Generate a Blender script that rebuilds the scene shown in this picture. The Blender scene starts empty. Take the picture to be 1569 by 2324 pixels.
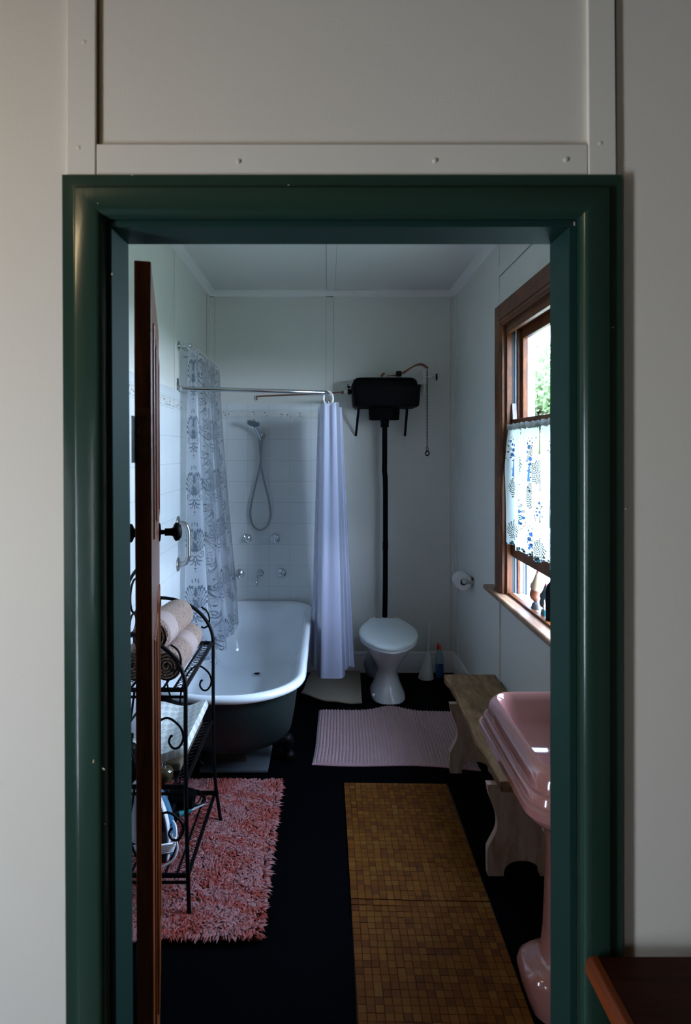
import bpy, math, random
import numpy as np
from mathutils import Vector, Matrix
PI = math.pi
random.seed(7); RNG = np.random.RandomState(11)
sc = bpy.context.scene
COL = sc.collection

# ---------------------------------------------------------------- camera, sky, lamps, exposure
F = 1450.0; CX, CY = 743.0, 1022.0; CZ = 1.65        # pixel focal length, principal point, eye height
cam = bpy.data.cameras.new('camera'); camo = bpy.data.objects.new('camera', cam); COL.objects.link(camo)
camo.location = (0, 0, CZ); camo.rotation_euler = (PI/2, 0, 0)
cam.sensor_fit = 'HORIZONTAL'; cam.sensor_width = 36; cam.lens = F/1569*36
cam.shift_x = (784.5-CX)/1569; cam.shift_y = -(1162-CY)/1569
cam.clip_start = .05; cam.clip_end = 200
cam.dof.use_dof = True; cam.dof.focus_distance = 3.2; cam.dof.aperture_fstop = 9.0
sc.camera = camo
sc.view_settings.view_transform = 'Standard'; sc.view_settings.look = 'None'
sc.view_settings.gamma = 1; sc.view_settings.use_curve_mapping = False
sc.view_settings.exposure = 0.0
SKY = 52.0
w = bpy.data.worlds.new('sky'); sc.world = w; w.use_nodes = True
nt = w.node_tree; nt.nodes.clear()
o_ = nt.nodes.new('ShaderNodeOutputWorld'); b_ = nt.nodes.new('ShaderNodeBackground')
tc = nt.nodes.new('ShaderNodeTexCoord'); sp = nt.nodes.new('ShaderNodeSeparateXYZ'); cr = nt.nodes.new('ShaderNodeValToRGB')
nt.links.new(tc.outputs['Generated'], sp.inputs[0]); nt.links.new(sp.outputs['Z'], cr.inputs[0])
cr.color_ramp.elements[0].position = 0.0; cr.color_ramp.elements[0].color = (.68, .80, 1.0, 1)
cr.color_ramp.elements[1].position = .7; cr.color_ramp.elements[1].color = (.48, .65, 1.0, 1)
nt.links.new(cr.outputs[0], b_.inputs['Color']); b_.inputs['Strength'].default_value = SKY
nt.links.new(b_.outputs[0], o_.inputs['Surface'])
def area(name, loc, rot, sx, sy, power=0, col=(1, 1, 1), portal=False):
    l = bpy.data.lights.new(name, 'AREA'); l.shape = 'RECTANGLE'; l.size = sx; l.size_y = sy
    l.energy = power; l.color = col
    if portal: l.cycles.is_portal = True
    o = bpy.data.objects.new(name, l); COL.objects.link(o); o.location = loc; o.rotation_euler = rot
    return o
area('bathroom_window_portal', (1.16, 2.80, 1.62), (0, PI/2, 0), 1.5, 1.25, portal=True)      # faces -X
area('hall_window_portal', (-1.72, .08, 1.12), (0, -PI/2, 0), 1.3, .27, portal=True)
area('hall_window_portal', (-1.72, -2.15, 1.15), (0, -PI/2, 0), 1.1, .24, portal=True)         # faces +X
area('hall_ceiling_lamp', (-1.30, .20, 2.70), (0, 0, 0), .30, .30, power=7, col=(1, .74, .42))
cy = sc.cycles
cy.use_denoising = True; cy.max_bounces = 8; cy.diffuse_bounces = 5; cy.glossy_bounces = 4
cy.transmission_bounces = 8; cy.transparent_max_bounces = 16; cy.sample_clamp_indirect = 4
cy.caustics_reflective = False; cy.caustics_refractive = False

# ---------------------------------------------------------------- helpers
def P(px, py, Y): return ((px-CX)*Y/F, Y, CZ-(py-CY)*Y/F)
def XW(px, Y): return (px-CX)*Y/F
def ZW(py, Y): return CZ-(py-CY)*Y/F

class MB:
    """collects shapes and links them as ONE mesh object"""
    def __init__(s): s.v = []; s.f = []; s.col = None
    def add(s, vs, fs):
        n = len(s.v); s.v.extend([tuple(map(float, v)) for v in vs]); s.f.extend([tuple(i+n for i in f) for f in fs]); return s
    def box(s, x0, x1, y0, y1, z0, z1):
        return s.add([(x0,y0,z0),(x1,y0,z0),(x1,y1,z0),(x0,y1,z0),(x0,y0,z1),(x1,y0,z1),(x1,y1,z1),(x0,y1,z1)],
                     [(3,2,1,0),(4,5,6,7),(0,1,5,4),(1,2,6,5),(2,3,7,6),(3,0,4,7)])
    def obox(s, M, sx, sy, sz):
        vs = [M @ Vector((a*sx/2, b*sy/2, c*sz/2)) for c in (-1, 1) for a, b in ((-1,-1),(1,-1),(1,1),(-1,1))]
        return s.add(vs, [(3,2,1,0),(4,5,6,7),(0,1,5,4),(1,2,6,5),(2,3,7,6),(3,0,4,7)])
    def prism(s, pts, a0, a1, axis='Y'):
        """polygon extruded; pts are (u,v): axis Y -> (x,z), X -> (y,z), Z -> (x,y)"""
        def m(u, v, a): return {'Y': (u, a, v), 'X': (a, u, v), 'Z': (u, v, a)}[axis]
        n = len(pts)
        vs = [m(u, v, a0) for u, v in pts]+[m(u, v, a1) for u, v in pts]
        fs = [tuple(range(n)), tuple(range(2*n-1, n-1, -1))]+[(i, i+n, (i+1) % n+n, (i+1) % n) for i in range(n)]
        return s.add(vs, fs)
    def loops(s, L, cap0=True, cap1=True, closed=True):
        n = len(L[0]); vs = [p for l in L for p in l]; fs = []
        for k in range(len(L)-1):
            for i in range(n if closed else n-1):
                j = (i+1) % n; fs.append((k*n+i, k*n+j, (k+1)*n+j, (k+1)*n+i))
        if cap0: fs.append(tuple(range(n-1, -1, -1)))
        if cap1: fs.append(tuple(range((len(L)-1)*n, len(L)*n)))
        return s.add(vs, fs)
    def lathe(s, prof, c=(0, 0, 0), axis='Z', n=24, sx=1, sy=1, M=None):
        L = []
        for r, h in prof:
            l = []
            for i in range(n):
                a = 2*PI*i/n; u, v = r*math.cos(a)*sx, r*math.sin(a)*sy
                p = {'Z': (u, v, h), 'Y': (u, h, v), 'X': (h, u, v)}[axis]
                if M is not None: p = M @ Vector(p)
                l.append((p[0]+c[0], p[1]+c[1], p[2]+c[2]))
            L.append(l)
        return s.loops(L)
    def tube(s, pts, r, n=8, closed=False, flat=None):
        pts = [Vector(p) for p in pts]; m = len(pts); rs = r if isinstance(r, (list, tuple)) else [r]*m
        L = []; prev = None
        for i, p in enumerate(pts):
            if closed: t = pts[(i+1) % m]-pts[i-1]
            else: t = pts[min(i+1, m-1)]-pts[max(i-1, 0)]
            if t.length < 1e-9: t = Vector((0, 0, 1))
            t.normalize()
            if prev is None:
                a = Vector((0, 0, 1)) if abs(t.z) < .9 else Vector((1, 0, 0)); u = t.cross(a).normalized()
            else: u = (prev-t*prev.dot(t)); u = u.normalized() if u.length > 1e-6 else t.orthogonal().normalized()
            prev = u; v = t.cross(u)
            L.append([p+u*rs[i]*math.cos(2*PI*k/n)+v*rs[i]*(flat or 1)*math.sin(2*PI*k/n) for k in range(n)])
        if closed: L.append(L[0])
        return s.loops(L, not closed, not closed)
    def ball(s, c, r, n=16, m=10, sx=1, sy=1, sz=1):
        return s.lathe([(max(r*math.sin(PI*i/m), 1e-4), -r*math.cos(PI*i/m)*sz) for i in range(m+1)], c, 'Z', n, sx, sy)
    def grid(s, nu, nv, fn):
        vs = [fn(i/(nu-1), j/(nv-1)) for j in range(nv) for i in range(nu)]
        fs = [(j*nu+i, j*nu+i+1, (j+1)*nu+i+1, (j+1)*nu+i) for j in range(nv-1) for i in range(nu-1)]
        return s.add(vs, fs)
    def build(s, name, mat, parent=None, smooth=40, bevel=0, seg=2, colors=None, fcol=None, sub=0, solid=0):
        me = bpy.data.meshes.new(name)
        o0 = wloc(parent) if parent else Vector((0, 0, 0))
        vs = np.array(s.v, dtype=float)
        if o0.length > 0: vs = vs-np.array(o0)
        me.from_pydata(vs.tolist(), [], s.f); me.validate(); me.update()
        o = bpy.data.objects.new(name, me); COL.objects.link(o)
        if parent: o.parent = parent
        me.materials.append(mat)
        if smooth:
            me.polygons.foreach_set('use_smooth', [True]*len(me.polygons)); me.set_sharp_from_angle(angle=math.radians(smooth))
        if colors is not None:
            at = me.color_attributes.new('Col', 'FLOAT_COLOR', 'POINT'); at.data.foreach_set('color', np.asarray(colors, dtype=np.float32).ravel())
        if solid:
            md = o.modifiers.new('solid', 'SOLIDIFY'); md.thickness = solid; md.offset = 0
        if bevel:
            md = o.modifiers.new('bevel', 'BEVEL'); md.width = bevel; md.segments = seg; md.limit_method = 'ANGLE'; md.angle_limit = math.radians(35)
        if sub:
            md = o.modifiers.new('sub', 'SUBSURF'); md.levels = sub; md.render_levels = sub
        return o
def wloc(o):
    v = Vector((0, 0, 0))
    while o is not None: v += Vector(o.location); o = o.parent
    return v
def tag(o, label=None, cat=None, group=None, kind=None):
    if label: o['label'] = label
    if cat: o['category'] = cat
    if group: o['group'] = group
    if kind: o['kind'] = kind
    return o
def T(name, label, cat, loc=(0, 0, 0), group=None):
    o = bpy.data.objects.new(name, None); COL.objects.link(o); o.location = loc; o.empty_display_size = .05
    return tag(o, label, cat, group)
def ST(name, label, loc=(0, 0, 0)):
    o = bpy.data.objects.new(name, None); COL.objects.link(o); o.location = loc; o.empty_display_size = .05
    return tag(o, label, None, None, 'structure')
def arc(cx, cz, r, a0, a1, n=16, y=0, plane='XZ', rz=None):
    out = []
    for i in range(n+1):
        a = math.radians(a0+(a1-a0)*i/n); u = r*math.cos(a); v = (rz or r)*math.sin(a)
        out.append((cx+u, y, cz+v) if plane == 'XZ' else (y, cx+u, cz+v) if plane == 'YZ' else (cx+u, cz+v, y))
    return out
def spline(pts, n=8):
    pts = [Vector(p) for p in pts]; q = [2*pts[0]-pts[1]]+pts+[2*pts[-1]-pts[-2]]; out = []
    for i in range(1, len(q)-2):
        for k in range(n):
            t = k/n; p0, p1, p2, p3 = q[i-1:i+3]
            out.append(.5*((2*p1)+(p2-p0)*t+(2*p0-5*p1+4*p2-p3)*t*t+(3*p1-p0-3*p2+p3)*t**3))
    out.append(pts[-1]); return out
def rrect(x0, x1, y0, y1, rn, rf, z, n=10):
    """rounded rectangle loop; rn radius of the near corners, rf of the far ones"""
    out = []
    for cx, cy_, a0, r in ((x1-rf, y1-rf, 0, rf), (x0+rf, y1-rf, 90, rf), (x0+rn, y0+rn, 180, rn), (x1-rn, y0+rn, 270, rn)):
        for i in range(n+1):
            a = math.radians(a0+90*i/n); out.append((cx+r*math.cos(a), cy_+r*math.sin(a), z))
    return out

# ---------------------------------------------------------------- materials
class NT:
    def __init__(s, name):
        s.m = bpy.data.materials.new(name); s.m.use_nodes = True; s.t = s.m.node_tree; s.t.nodes.clear()
        s.out = s.n('OutputMaterial'); s.b = s.n('BsdfPrincipled'); s.l(s.b.outputs[0], s.out.inputs[0])
    def n(s, t): return s.t.nodes.new('ShaderNode'+t)
    def l(s, a, b): s.t.links.new(a, b)
    def put(s, sock, v):
        if hasattr(v, 'links'): s.l(v, sock)
        elif v is not None: sock.default_value = v
    def math(s, op, a, b=None, c=None, clamp=False):
        n = s.n('Math'); n.operation = op; n.use_clamp = clamp
        s.put(n.inputs[0], a); s.put(n.inputs[1], b); s.put(n.inputs[2], c); return n.outputs[0]
    def coord(s, scale=(1, 1, 1), rot=(0, 0, 0)):
        tcn = s.n('TexCoord'); mp = s.n('Mapping'); s.l(tcn.outputs['Object'], mp.inputs[0])
        mp.inputs['Scale'].default_value = scale; mp.inputs['Rotation'].default_value = rot; return mp.outputs[0]
    def xyz(s):
        g = s.n('NewGeometry'); p = s.n('SeparateXYZ'); s.l(g.outputs['Position'], p.inputs[0]); return p.outputs
    def noise(s, scale, detail=4, rough=.55, vec=None, dist=0):
        n = s.n('TexNoise'); n.inputs['Scale'].default_value = scale; n.inputs['Detail'].default_value = detail
        n.inputs['Roughness'].default_value = rough; n.inputs['Distortion'].default_value = dist
        if vec is None: vec = s.coord()
        s.l(vec, n.inputs['Vector']); return n.outputs['Fac']
    def vor(s, scale, vec=None, feat='F1'):
        n = s.n('TexVoronoi'); n.feature = feat; n.inputs['Scale'].default_value = scale
        if vec is None: vec = s.coord()
        s.l(vec, n.inputs['Vector']); return n
    def ramp(s, fac, stops):
        r = s.n('ValToRGB'); e = r.color_ramp.elements
        while len(e) < len(stops): e.new(.5)
        for k, (p, c) in enumerate(stops): e[k].position = p; e[k].color = tuple(c)+(1,) if len(c) == 3 else c
        s.l(fac, r.inputs[0]); return r.outputs[0]
    def mix(s, f, a, b):
        n = s.n('Mix'); n.data_type = 'RGBA'; s.put(n.inputs['Factor'], f)
        for k, v in ((6, a), (7, b)):
            if hasattr(v, 'links'): s.l(v, n.inputs[k])
            else: n.inputs[k].default_value = tuple(v)+(1,)
        return n.outputs[2]
    def bump(s, h, strength=.3, dist=.01):
        n = s.n('Bump'); n.inputs['Strength'].default_value = strength; n.inputs['Distance'].default_value = dist
        s.l(h, n.inputs['Height']); s.l(n.outputs[0], s.b.inputs['Normal'])
    def set(s, col=None, rough=None, metal=None, spec=None, coat=None, sheen=None):
        B = s.b.inputs
        if col is not None:
            if hasattr(col, 'links'): s.l(col, B['Base Color'])
            else: B['Base Color'].default_value = tuple(col)+(1,)
        s.put(B['Roughness'], rough); s.put(B['Metallic'], metal); s.put(B['Specular IOR Level'], spec)
        if coat: B['Coat Weight'].default_value = coat; B['Coat Roughness'].default_value = .08
        if sheen: B['Sheen Weight'].default_value = sheen
        return s
def mat(name, col, rough=.5, metal=0, spec=.5, var=0, vs=6, bump=0, bs=40, coat=None, sheen=None, bd=.002):
    t = NT(name)
    c = col
    if var: c = t.mix(t.math('MULTIPLY', t.noise(vs), 1), tuple(x*(1-var) for x in col), tuple(min(1, x*(1+var)) for x in col))
    t.set(c, rough, metal, spec, coat, sheen)
    if bump: t.bump(t.noise(bs, 3), bump, bd)
    return t.m
def wood(name, c0, c1, c2, rough=.4, scale=(1, 1, 1), s=6, bump=.15, coat=None, spec=.5):
    t = NT(name); v = t.coord(scale)
    n1 = t.noise(s, 6, .6, v, 1.2); n2 = t.noise(s*5, 3, .6, v)
    f = t.math('ADD', t.math('MULTIPLY', n1, .75), t.math('MULTIPLY', n2, .25))
    t.set(t.ramp(f, [(.3, c0), (.5, c1), (.72, c2)]), rough, 0, spec, coat); t.bump(f, bump, .003); return t.m

WALLH = NT('hall_wall_paint'); v = WALLH.coord((60, 60, 260)); v2 = WALLH.coord((330, 330, 40))
WALLH.set(WALLH.mix(WALLH.noise(1.7), (.70, .645, .53), (.76, .70, .59)), .55, 0, .3)
WALLH.bump(WALLH.math('ADD', WALLH.noise(1, 2, .5, v), WALLH.noise(1, 2, .5, v2)), .12, .0015); WALLH = WALLH.m
WALLB = mat('bathroom_wall_paint', (.68, .67, .625), .5, spec=.35, var=.04, vs=2, bump=.06, bs=60)
CEIL = mat('ceiling_paint', (.74, .73, .70), .6, var=.03, vs=2)
TRIMW = mat('white_gloss_trim', (.84, .82, .81), .3, var=.03)
CREAM = mat('cream_batten_paint', (.74, .69, .58), .45, var=.03, bump=.08, bs=30)
GREEN = NT('green_gloss_paint'); gn = GREEN.noise(3); dr = GREEN.noise(55, 5, .6, GREEN.coord((1, 1, .25)))
GREEN.set(GREEN.mix(gn, (.0135, .036, .0235), (.017, .042, .028)), .22, 0, .4, .12); GREEN.bump(dr, .22, .0012); GREEN = GREEN.m
GREENL = mat('green_lining_paint', (.010, .032, .025), .55, 0, .06, bump=.15, bs=40)
CHIP = mat('chipped_cream_undercoat', (.55, .45, .3), .7)
BLACKF = NT('black_floor'); BLACKF.set((.0004, .0005, .0011), .8, 0, .03); BLACKF.bump(BLACKF.noise(120, 3), .15, .001); BLACKF = BLACKF.m
DOORW = wood('varnished_cedar', (.03, .005, .001), (.13, .030, .004), (.26, .075, .011), .34, (14, 14, 1.1), 2.2, .08, .12, .3)
WINW = wood('varnished_window_timber', (.022, .006, .0015), (.085, .024, .005), (.17, .055, .013), .42, (9, 2, 2), 3, .12, None, .25)
STOOLW = wood('weathered_sill_timber', (.07, .035, .018), (.22, .12, .065), (.42, .27, .16), .42, (9, 1.2, 9), 3, .2)
BENCHW = wood('rustic_bench_timber', (.035, .018, .007), (.16, .085, .036), (.27, .165, .085), .6, (6, 1.3, 6), 3, .5, spec=.25)
LEGW = wood('worn_painted_bench_legs', (.17, .07, .03), (.34, .235, .17), (.43, .34, .275), .65, (5, 5, 1.3), 2.6, .35, spec=.2)
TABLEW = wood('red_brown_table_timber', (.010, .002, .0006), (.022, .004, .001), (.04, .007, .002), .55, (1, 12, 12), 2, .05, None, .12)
TABLEE = wood('orange_lit_table_edge', (.07, .013, .002), (.12, .024, .003), (.16, .036, .006), .55, (12, 1, 12), 2, .05, None, .2)  # orange tone paints the light caught by the bevelled edge
CHROME = mat('chrome', (.70, .73, .76), .12, 1.0)
STEEL = mat('brushed_steel', (.38, .375, .36), .28, 1.0)
COPPER = mat('aged_copper_pipe', (.20, .085, .05), .38, .8, var=.3, vs=14)
IRONP = mat('rust_brown_lever_paint', (.13, .032, .014), .45, .2, var=.3, vs=20)
BLACKP = mat('black_plastic', (.0007, .0008, .0012), .5, 0, .06, bump=.08, bs=160)
BLACKI = mat('black_iron', (.0015, .0015, .002), .5, 0, .12)
BRASSD = wood('dark_bronze_hinge', (.06, .018, .004), (.13, .04, .008), (.19, .07, .015), .45, (9, 9, 9), 4, .2)
BRASSD.node_tree.nodes['Principled BSDF'].inputs['Metallic'].default_value = .1
PORC = mat('white_porcelain', (.78, .79, .80), .09, 0, .5, coat=.5)
ENAMEL = mat('white_bath_enamel', (.78, .82, .85), .13, 0, .5, coat=.4)
BATHG = mat('dark_green_bath_paint', (.015, .025, .024), .5, 0, .2, var=.2, vs=5)
PINKP = mat('pink_porcelain', (.30, .13, .115), .12, 0, .5, coat=.5)
WHITEPL = mat('white_plastic', (.84, .85, .88), .3)
TOWEL = mat('beige_terry_towel', (.34, .235, .185), .95, 0, .1, var=.75, vs=85, bump=1.0, bs=150, sheen=.1, bd=.02)
TOWELB = NT('pale_satin_towel_band'); wv = TOWELB.n('TexWave'); wv.bands_direction = 'Y'; wv.inputs['Scale'].default_value = 32; TOWELB.l(TOWELB.coord(), wv.inputs[0])
TOWELB.set(TOWELB.ramp(wv.outputs['Fac'], [(.3, (.16, .11, .10)), (.65, (.43, .345, .32))]), .7, 0, .2); TOWELB = TOWELB.m
MATB = mat('beige_bath_mat_cloth', (.30, .245, .175), .95, 0, .1, var=.12, vs=40, bump=.6, bs=220, sheen=.2)
PAPER = mat('white_tissue_paper', (.78, .77, .78), .95, 0, .1, bump=.2, bs=90)
REDCAP = mat('red_plastic_cap', (.62, .05, .02), .35)
BLUEL = mat('blue_cleaning_liquid', (.03, .11, .30), .25, coat=.3)
CLEARB = mat('translucent_pale_bottle', (.26, .35, .42), .2, coat=.3)
TEAL = mat('teal_plastic', (.02, .22, .25), .4)
BLUES = mat('steel_blue_iron_band', (.05, .16, .27), .35)
SLABG = mat('grey_concrete_board', (.055, .065, .075), .8, var=.1, bump=.2)
BLOCKW = mat('brown_timber_block', (.05, .03, .015), .8, var=.3, vs=12)
GLASSY = NT('window_glass'); GLASSY.t.nodes.remove(GLASSY.b)
tr = GLASSY.n('BsdfTransparent'); gl = GLASSY.n('BsdfGlossy'); gl.inputs['Roughness'].default_value = .02
fr = GLASSY.n('LayerWeight'); fr.inputs[0].default_value = .5; mx = GLASSY.n('MixShader')
tr.inputs[0].default_value = (.93, .96, .96, 1)
GLASSY.l(GLASSY.math('MULTIPLY_ADD', GLASSY.math('POWER', fr.outputs['Facing'], 5), .6, .03), mx.inputs[0]); GLASSY.l(tr.outputs[0], mx.inputs[1]); GLASSY.l(gl.outputs[0], mx.inputs[2]); GLASSY.l(mx.outputs[0], GLASSY.out.inputs[0]); GLASSY = GLASSY.m
def cloth(name, col=None, attr=False, transl=.5, alpha=None, bump=0):
    """thin cloth: diffuse + translucent, optionally coloured and thinned by the printed pattern"""
    t = NT(name); t.t.nodes.remove(t.b); d = t.n('BsdfDiffuse'); q = t.n('BsdfTranslucent'); m1 = t.n('MixShader'); m1.inputs[0].default_value = transl
    t.l(d.outputs[0], m1.inputs[1]); t.l(q.outputs[0], m1.inputs[2]); out = m1.outputs[0]
    if attr:
        a = t.n('VertexColor'); a.layer_name = 'Col'; t.l(a.outputs[0], d.inputs[0]); t.l(a.outputs[0], q.inputs[0])
    else:
        d.inputs[0].default_value = q.inputs[0].default_value = tuple(col)+(1,)
    gq = t.n('BsdfGlossy'); gq.inputs['Roughness'].default_value = .25; lw = t.n('LayerWeight'); lw.inputs[0].default_value = .25
    if alpha is not None or attr == 'alpha':
        m3 = t.n('MixShader'); t.l(t.math('MULTIPLY', lw.outputs['Fresnel'], .5), m3.inputs[0]); t.l(out, m3.inputs[1]); t.l(gq.outputs[0], m3.inputs[2]); out = m3.outputs[0]
        m2 = t.n('MixShader'); trn = t.n('BsdfTransparent'); t.l(trn.outputs[0], m2.inputs[1]); t.l(out, m2.inputs[2])
        if attr == 'alpha': t.l(a.outputs['Alpha'], m2.inputs[0])
        else: m2.inputs[0].default_value = alpha
        out = m2.outputs[0]
    t.l(out, t.out.inputs[0]); return t.m
CAFE = cloth('printed_cotton', attr=True, transl=.42)
DAMASK = cloth('printed_clear_vinyl', attr='alpha', transl=.35)
WHITEC = cloth('white_shower_fabric', (.60, .62, .78), transl=.4, alpha=.93)

def tile_material(name, axis, u0):
    """square white tiles with grey joints and the printed border strip near the top"""
    t = NT(name); X = t.xyz(); u = X[axis]; z = X[2]; p = .156
    fu = t.math('FRACT', t.math('DIVIDE', t.math('SUBTRACT', u, u0-20*p), p)); fz = t.math('FRACT', t.math('DIVIDE', t.math('SUBTRACT', z, 1.730-20*p), p))
    def line(f, w=.022):
        return t.math('MAXIMUM', t.math('LESS_THAN', f, w/2), t.math('GREATER_THAN', f, 1-w/2))
    low = t.math('LESS_THAN', z, 1.886)
    lz = t.math('MULTIPLY', line(fz), low)
    j = t.math('MAXIMUM', line(fu), lz)
    def near(zz, w): return t.math('LESS_THAN', t.math('ABSOLUTE', t.math('SUBTRACT', z, zz)), w)
    edge = t.math('MAXIMUM', t.math('MAXIMUM', near(1.942, .0018), near(1.896, .0018)), t.math('MAXIMUM', near(1.953, .001), near(1.885, .0012)))
    band = near(1.919, .021)
    vv = t.vor(52); d = vv.outputs['Distance']; vc = t.n('SeparateColor'); t.l(vv.outputs['Color'], vc.inputs[0])
    blob = t.math('MULTIPLY', t.math('MULTIPLY', t.math('LESS_THAN', d, .28), t.math('GREATER_THAN', vc.outputs[0], .45)), band)
    swirl = t.math('MULTIPLY', t.math('LESS_THAN', t.math('ABSOLUTE', t.math('SUBTRACT', t.noise(45, 1), .5)), .012), band)
    bc = t.ramp(vc.outputs[1], [(.0, (.09, .14, .12)), (.45, (.14, .2, .17)), (.7, (.42, .26, .26)), (1, (.3, .22, .2))])
    base = t.mix(t.noise(9), (.66, .69, .70), (.72, .745, .75))
    c = t.mix(t.math('MULTIPLY', band, .6), base, (.68, .68, .63)); c = t.mix(blob, c, bc); c = t.mix(t.math('MULTIPLY', swirl, .6), c, (.3, .32, .28))
    c = t.mix(t.math('MULTIPLY', edge, .7), c, (.35, .42, .38)); c = t.mix(t.math('MULTIPLY', j, .55), c, (.42, .44, .44))
    t.set(c, .16, 0, .5)
    h = t.math('SUBTRACT', t.math('MULTIPLY', t.noise(7, 2), .25), j); t.bump(h, .5, .0012); return t.m
TILEB = tile_material('white_tiles_back', 0, -.590); TILEL = tile_material('white_tiles_left', 1, 4.70)
# ---------------------------------------------------------------- the setting
XL, XR, YB, YN, YH, ZC = -.879, .951, 4.756, 1.21, 1.115, 2.832
def struct(name, mb, m, label, **k):
    return tag(mb.build(name, m, None, **k), label, None, None, 'structure')
struct('floor', MB().box(XL-.1, XR+.16, YN-.06, YB+.1, -.05, 0), BLACKF, 'black bathroom floor', smooth=0)
HALLF = wood('hall_floorboards', (.03, .018, .011), (.06, .035, .02), (.09, .055, .032), .45, (10, 1, 1), 3, .1)
HALLW = mat('dark_unseen_hall_wall', (.05, .035, .022), .6, var=.2)  # unseen walls, dark brown invented to cut the bounced fill light
struct('floor_hall', MB().box(-1.8, 1.85, -2.7, YN-.06, -.05, 0), HALLF, 'timber hall floor in front of the green doorway', smooth=0)
struct('wall_left', MB().box(XL-.1, XL, YN, YB+.1, 0, ZC+.05), WALLB, 'left bathroom wall, painted above white tiles', smooth=0)
struct('wall_back', MB().box(XL, XR+.16, YB, YB+.1, 0, ZC+.05), WALLB, 'back bathroom wall behind toilet and bath', smooth=0)
WY0, WY1, WZ0, WZ1 = 2.22, 3.40, .88, 2.314
struct('wall_right', MB().box(XR, XR+.10, YN, YB, 0, WZ0).box(XR, XR+.10, YN, YB, WZ1, ZC+.05)
       .box(XR, XR+.10, YN, WY0, WZ0, WZ1).box(XR, XR+.10, WY1, YB, WZ0, WZ1), WALLB, 'right bathroom wall with the timber window', smooth=0)
struct('ceiling', MB().box(XL-.1, XR+.16, YN, YB+.1, ZC, ZC+.05), CEIL, 'white bathroom ceiling', smooth=0)
struct('wall_front', MB().box(-1.8, -.39, YH, YN, 0, ZC+.05).box(.436, 1.85, YH, YN, 0, ZC+.05).box(-.39, .436, YH, YN, 2.052, ZC+.05),
       WALLH, 'cream hall wall around the green doorway', smooth=0)
struct('wall_hall_left', MB().box(-1.8, -1.7, -2.7, -2.27, 0, ZC).box(-1.8, -1.7, -2.27, -2.03, 0, .60).box(-1.8, -1.7, -2.27, -2.03, 1.70, ZC).box(-1.8, -1.7, -2.03, -.055, 0, ZC).box(-1.8, -1.7, .215, YH, 0, ZC).box(-1.8, -1.7, -.055, .215, 0, .46).box(-1.8, -1.7, -.055, .215, 1.78, ZC), WALLH, 'hall side wall', smooth=0)
struct('wall_hall_right', MB().box(1.75, 1.85, -2.7, YH, 0, ZC), HALLW, 'hall side wall', smooth=0)
struct('wall_hall_back', MB().box(-1.7, 1.75, -2.7, -2.6, 0, ZC), HALLW, 'hall end wall', smooth=0)
struct('ceiling_hall', MB().box(-1.8, 1.85, -2.7, YH, ZC, ZC+.05), mat('dark_unseen_hall_ceiling', (.13, .09, .05), .6), 'hall ceiling', smooth=0)  # unseen ceiling, made dark brown to hold down bounced light
# tile facings with a small lip
struct('wall_back_tiles', MB().box(XL+.008, -.01, YB-.008, YB, 0, 2.0), TILEB, 'white square wall tiles with floral border behind the bath', smooth=0)
struct('wall_left_tiles', MB().box(XL, XL+.008, YN, YB, 0, 2.0), TILEL, 'white square wall tiles with floral border along the left wall', smooth=0)
# cover battens, corner strips
def batten(n, label, x0, x1, y0, y1, z0, z1, m=WALLB, b=.0015):
    return struct('trim_%d' % n, MB().box(x0, x1, y0, y1, z0, z1), m, label, smooth=0, bevel=b)
batten(2, 'vertical cover batten on back wall above the bath', -.008, .046, YB-.006, YB, .155, ZC-.02)
batten(3, 'ceiling cover batten', -.004, .055, YN, YB, ZC-.007, ZC, CEIL)
batten(4, 'corner strip, back wall left', XL, XL+.04, YB-.006, YB, 2.0, ZC-.02)
batten(5, 'corner strip, back wall right', XR-.03, XR, YB-.008, YB, .155, ZC-.02)
batten(6, 'corner strip, right wall', XR-.008, XR, YB-.10, YB, .155, ZC-.02)
batten(7, 'vertical cover batten on left wall near the rail bracket', XL, XL+.005, 3.67, 3.73, 2.0, ZC-.02)
batten(8, 'corner strip, left wall', XL, XL+.005, 4.65, YB, 2.0, ZC-.02)
batten(9, 'cover batten on right wall above the window', XR-.006, XR, 3.52, 3.575, 2.44, ZC-.02)
batten(10, 'cover batten on right wall below the window', XR-.010, XR, 3.50, 3.545, .155, .86)
batten(11, 'horizontal cover batten on right wall', XR-.006, XR, YN, 3.52, 2.608, 2.66)
GAP = mat('dark_joint_and_shadow', (.16, .15, .13), .9)
struct('trim_19', MB().box(-.0095, -.008, YB-.0015, YB, 2.0, ZC-.03).box(.046, .0475, YB-.0015, YB, .155, ZC-.03).box(-.0055, -.004, YN, YB, ZC-.0015, ZC).box(.055, .056, YN, YB, ZC-.0015, ZC)
       .box(XL, XL+.0015, 3.7305, 3.733, 2.0, ZC-.03).box(XL, XL+.0015, 4.647, 4.650, 2.0, ZC-.03).box(XL+.04, XL+.0413, YB-.0015, YB, 2.0, ZC-.03).box(XR-.0315, XR-.03, YB-.0015, YB, .155, ZC-.03)
       .box(XR-.0015, XR, 3.575, 3.578, 2.44, ZC-.03).box(XR-.0015, XR, YN, 3.52, 2.604, 2.608), GAP, 'thin dark strips for the bathroom batten joints and one batten edge shadow', smooth=0)  # last strip paints the shadow under the horizontal batten
struct('trim_20', MB().box(-.4006, -.3986, YH-.001, YH, 2.1815, ZC).box(.5022, .504, YH-.001, YH, 2.125, ZC), GAP, 'thin open joints beside the hall cover battens', smooth=0)
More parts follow.
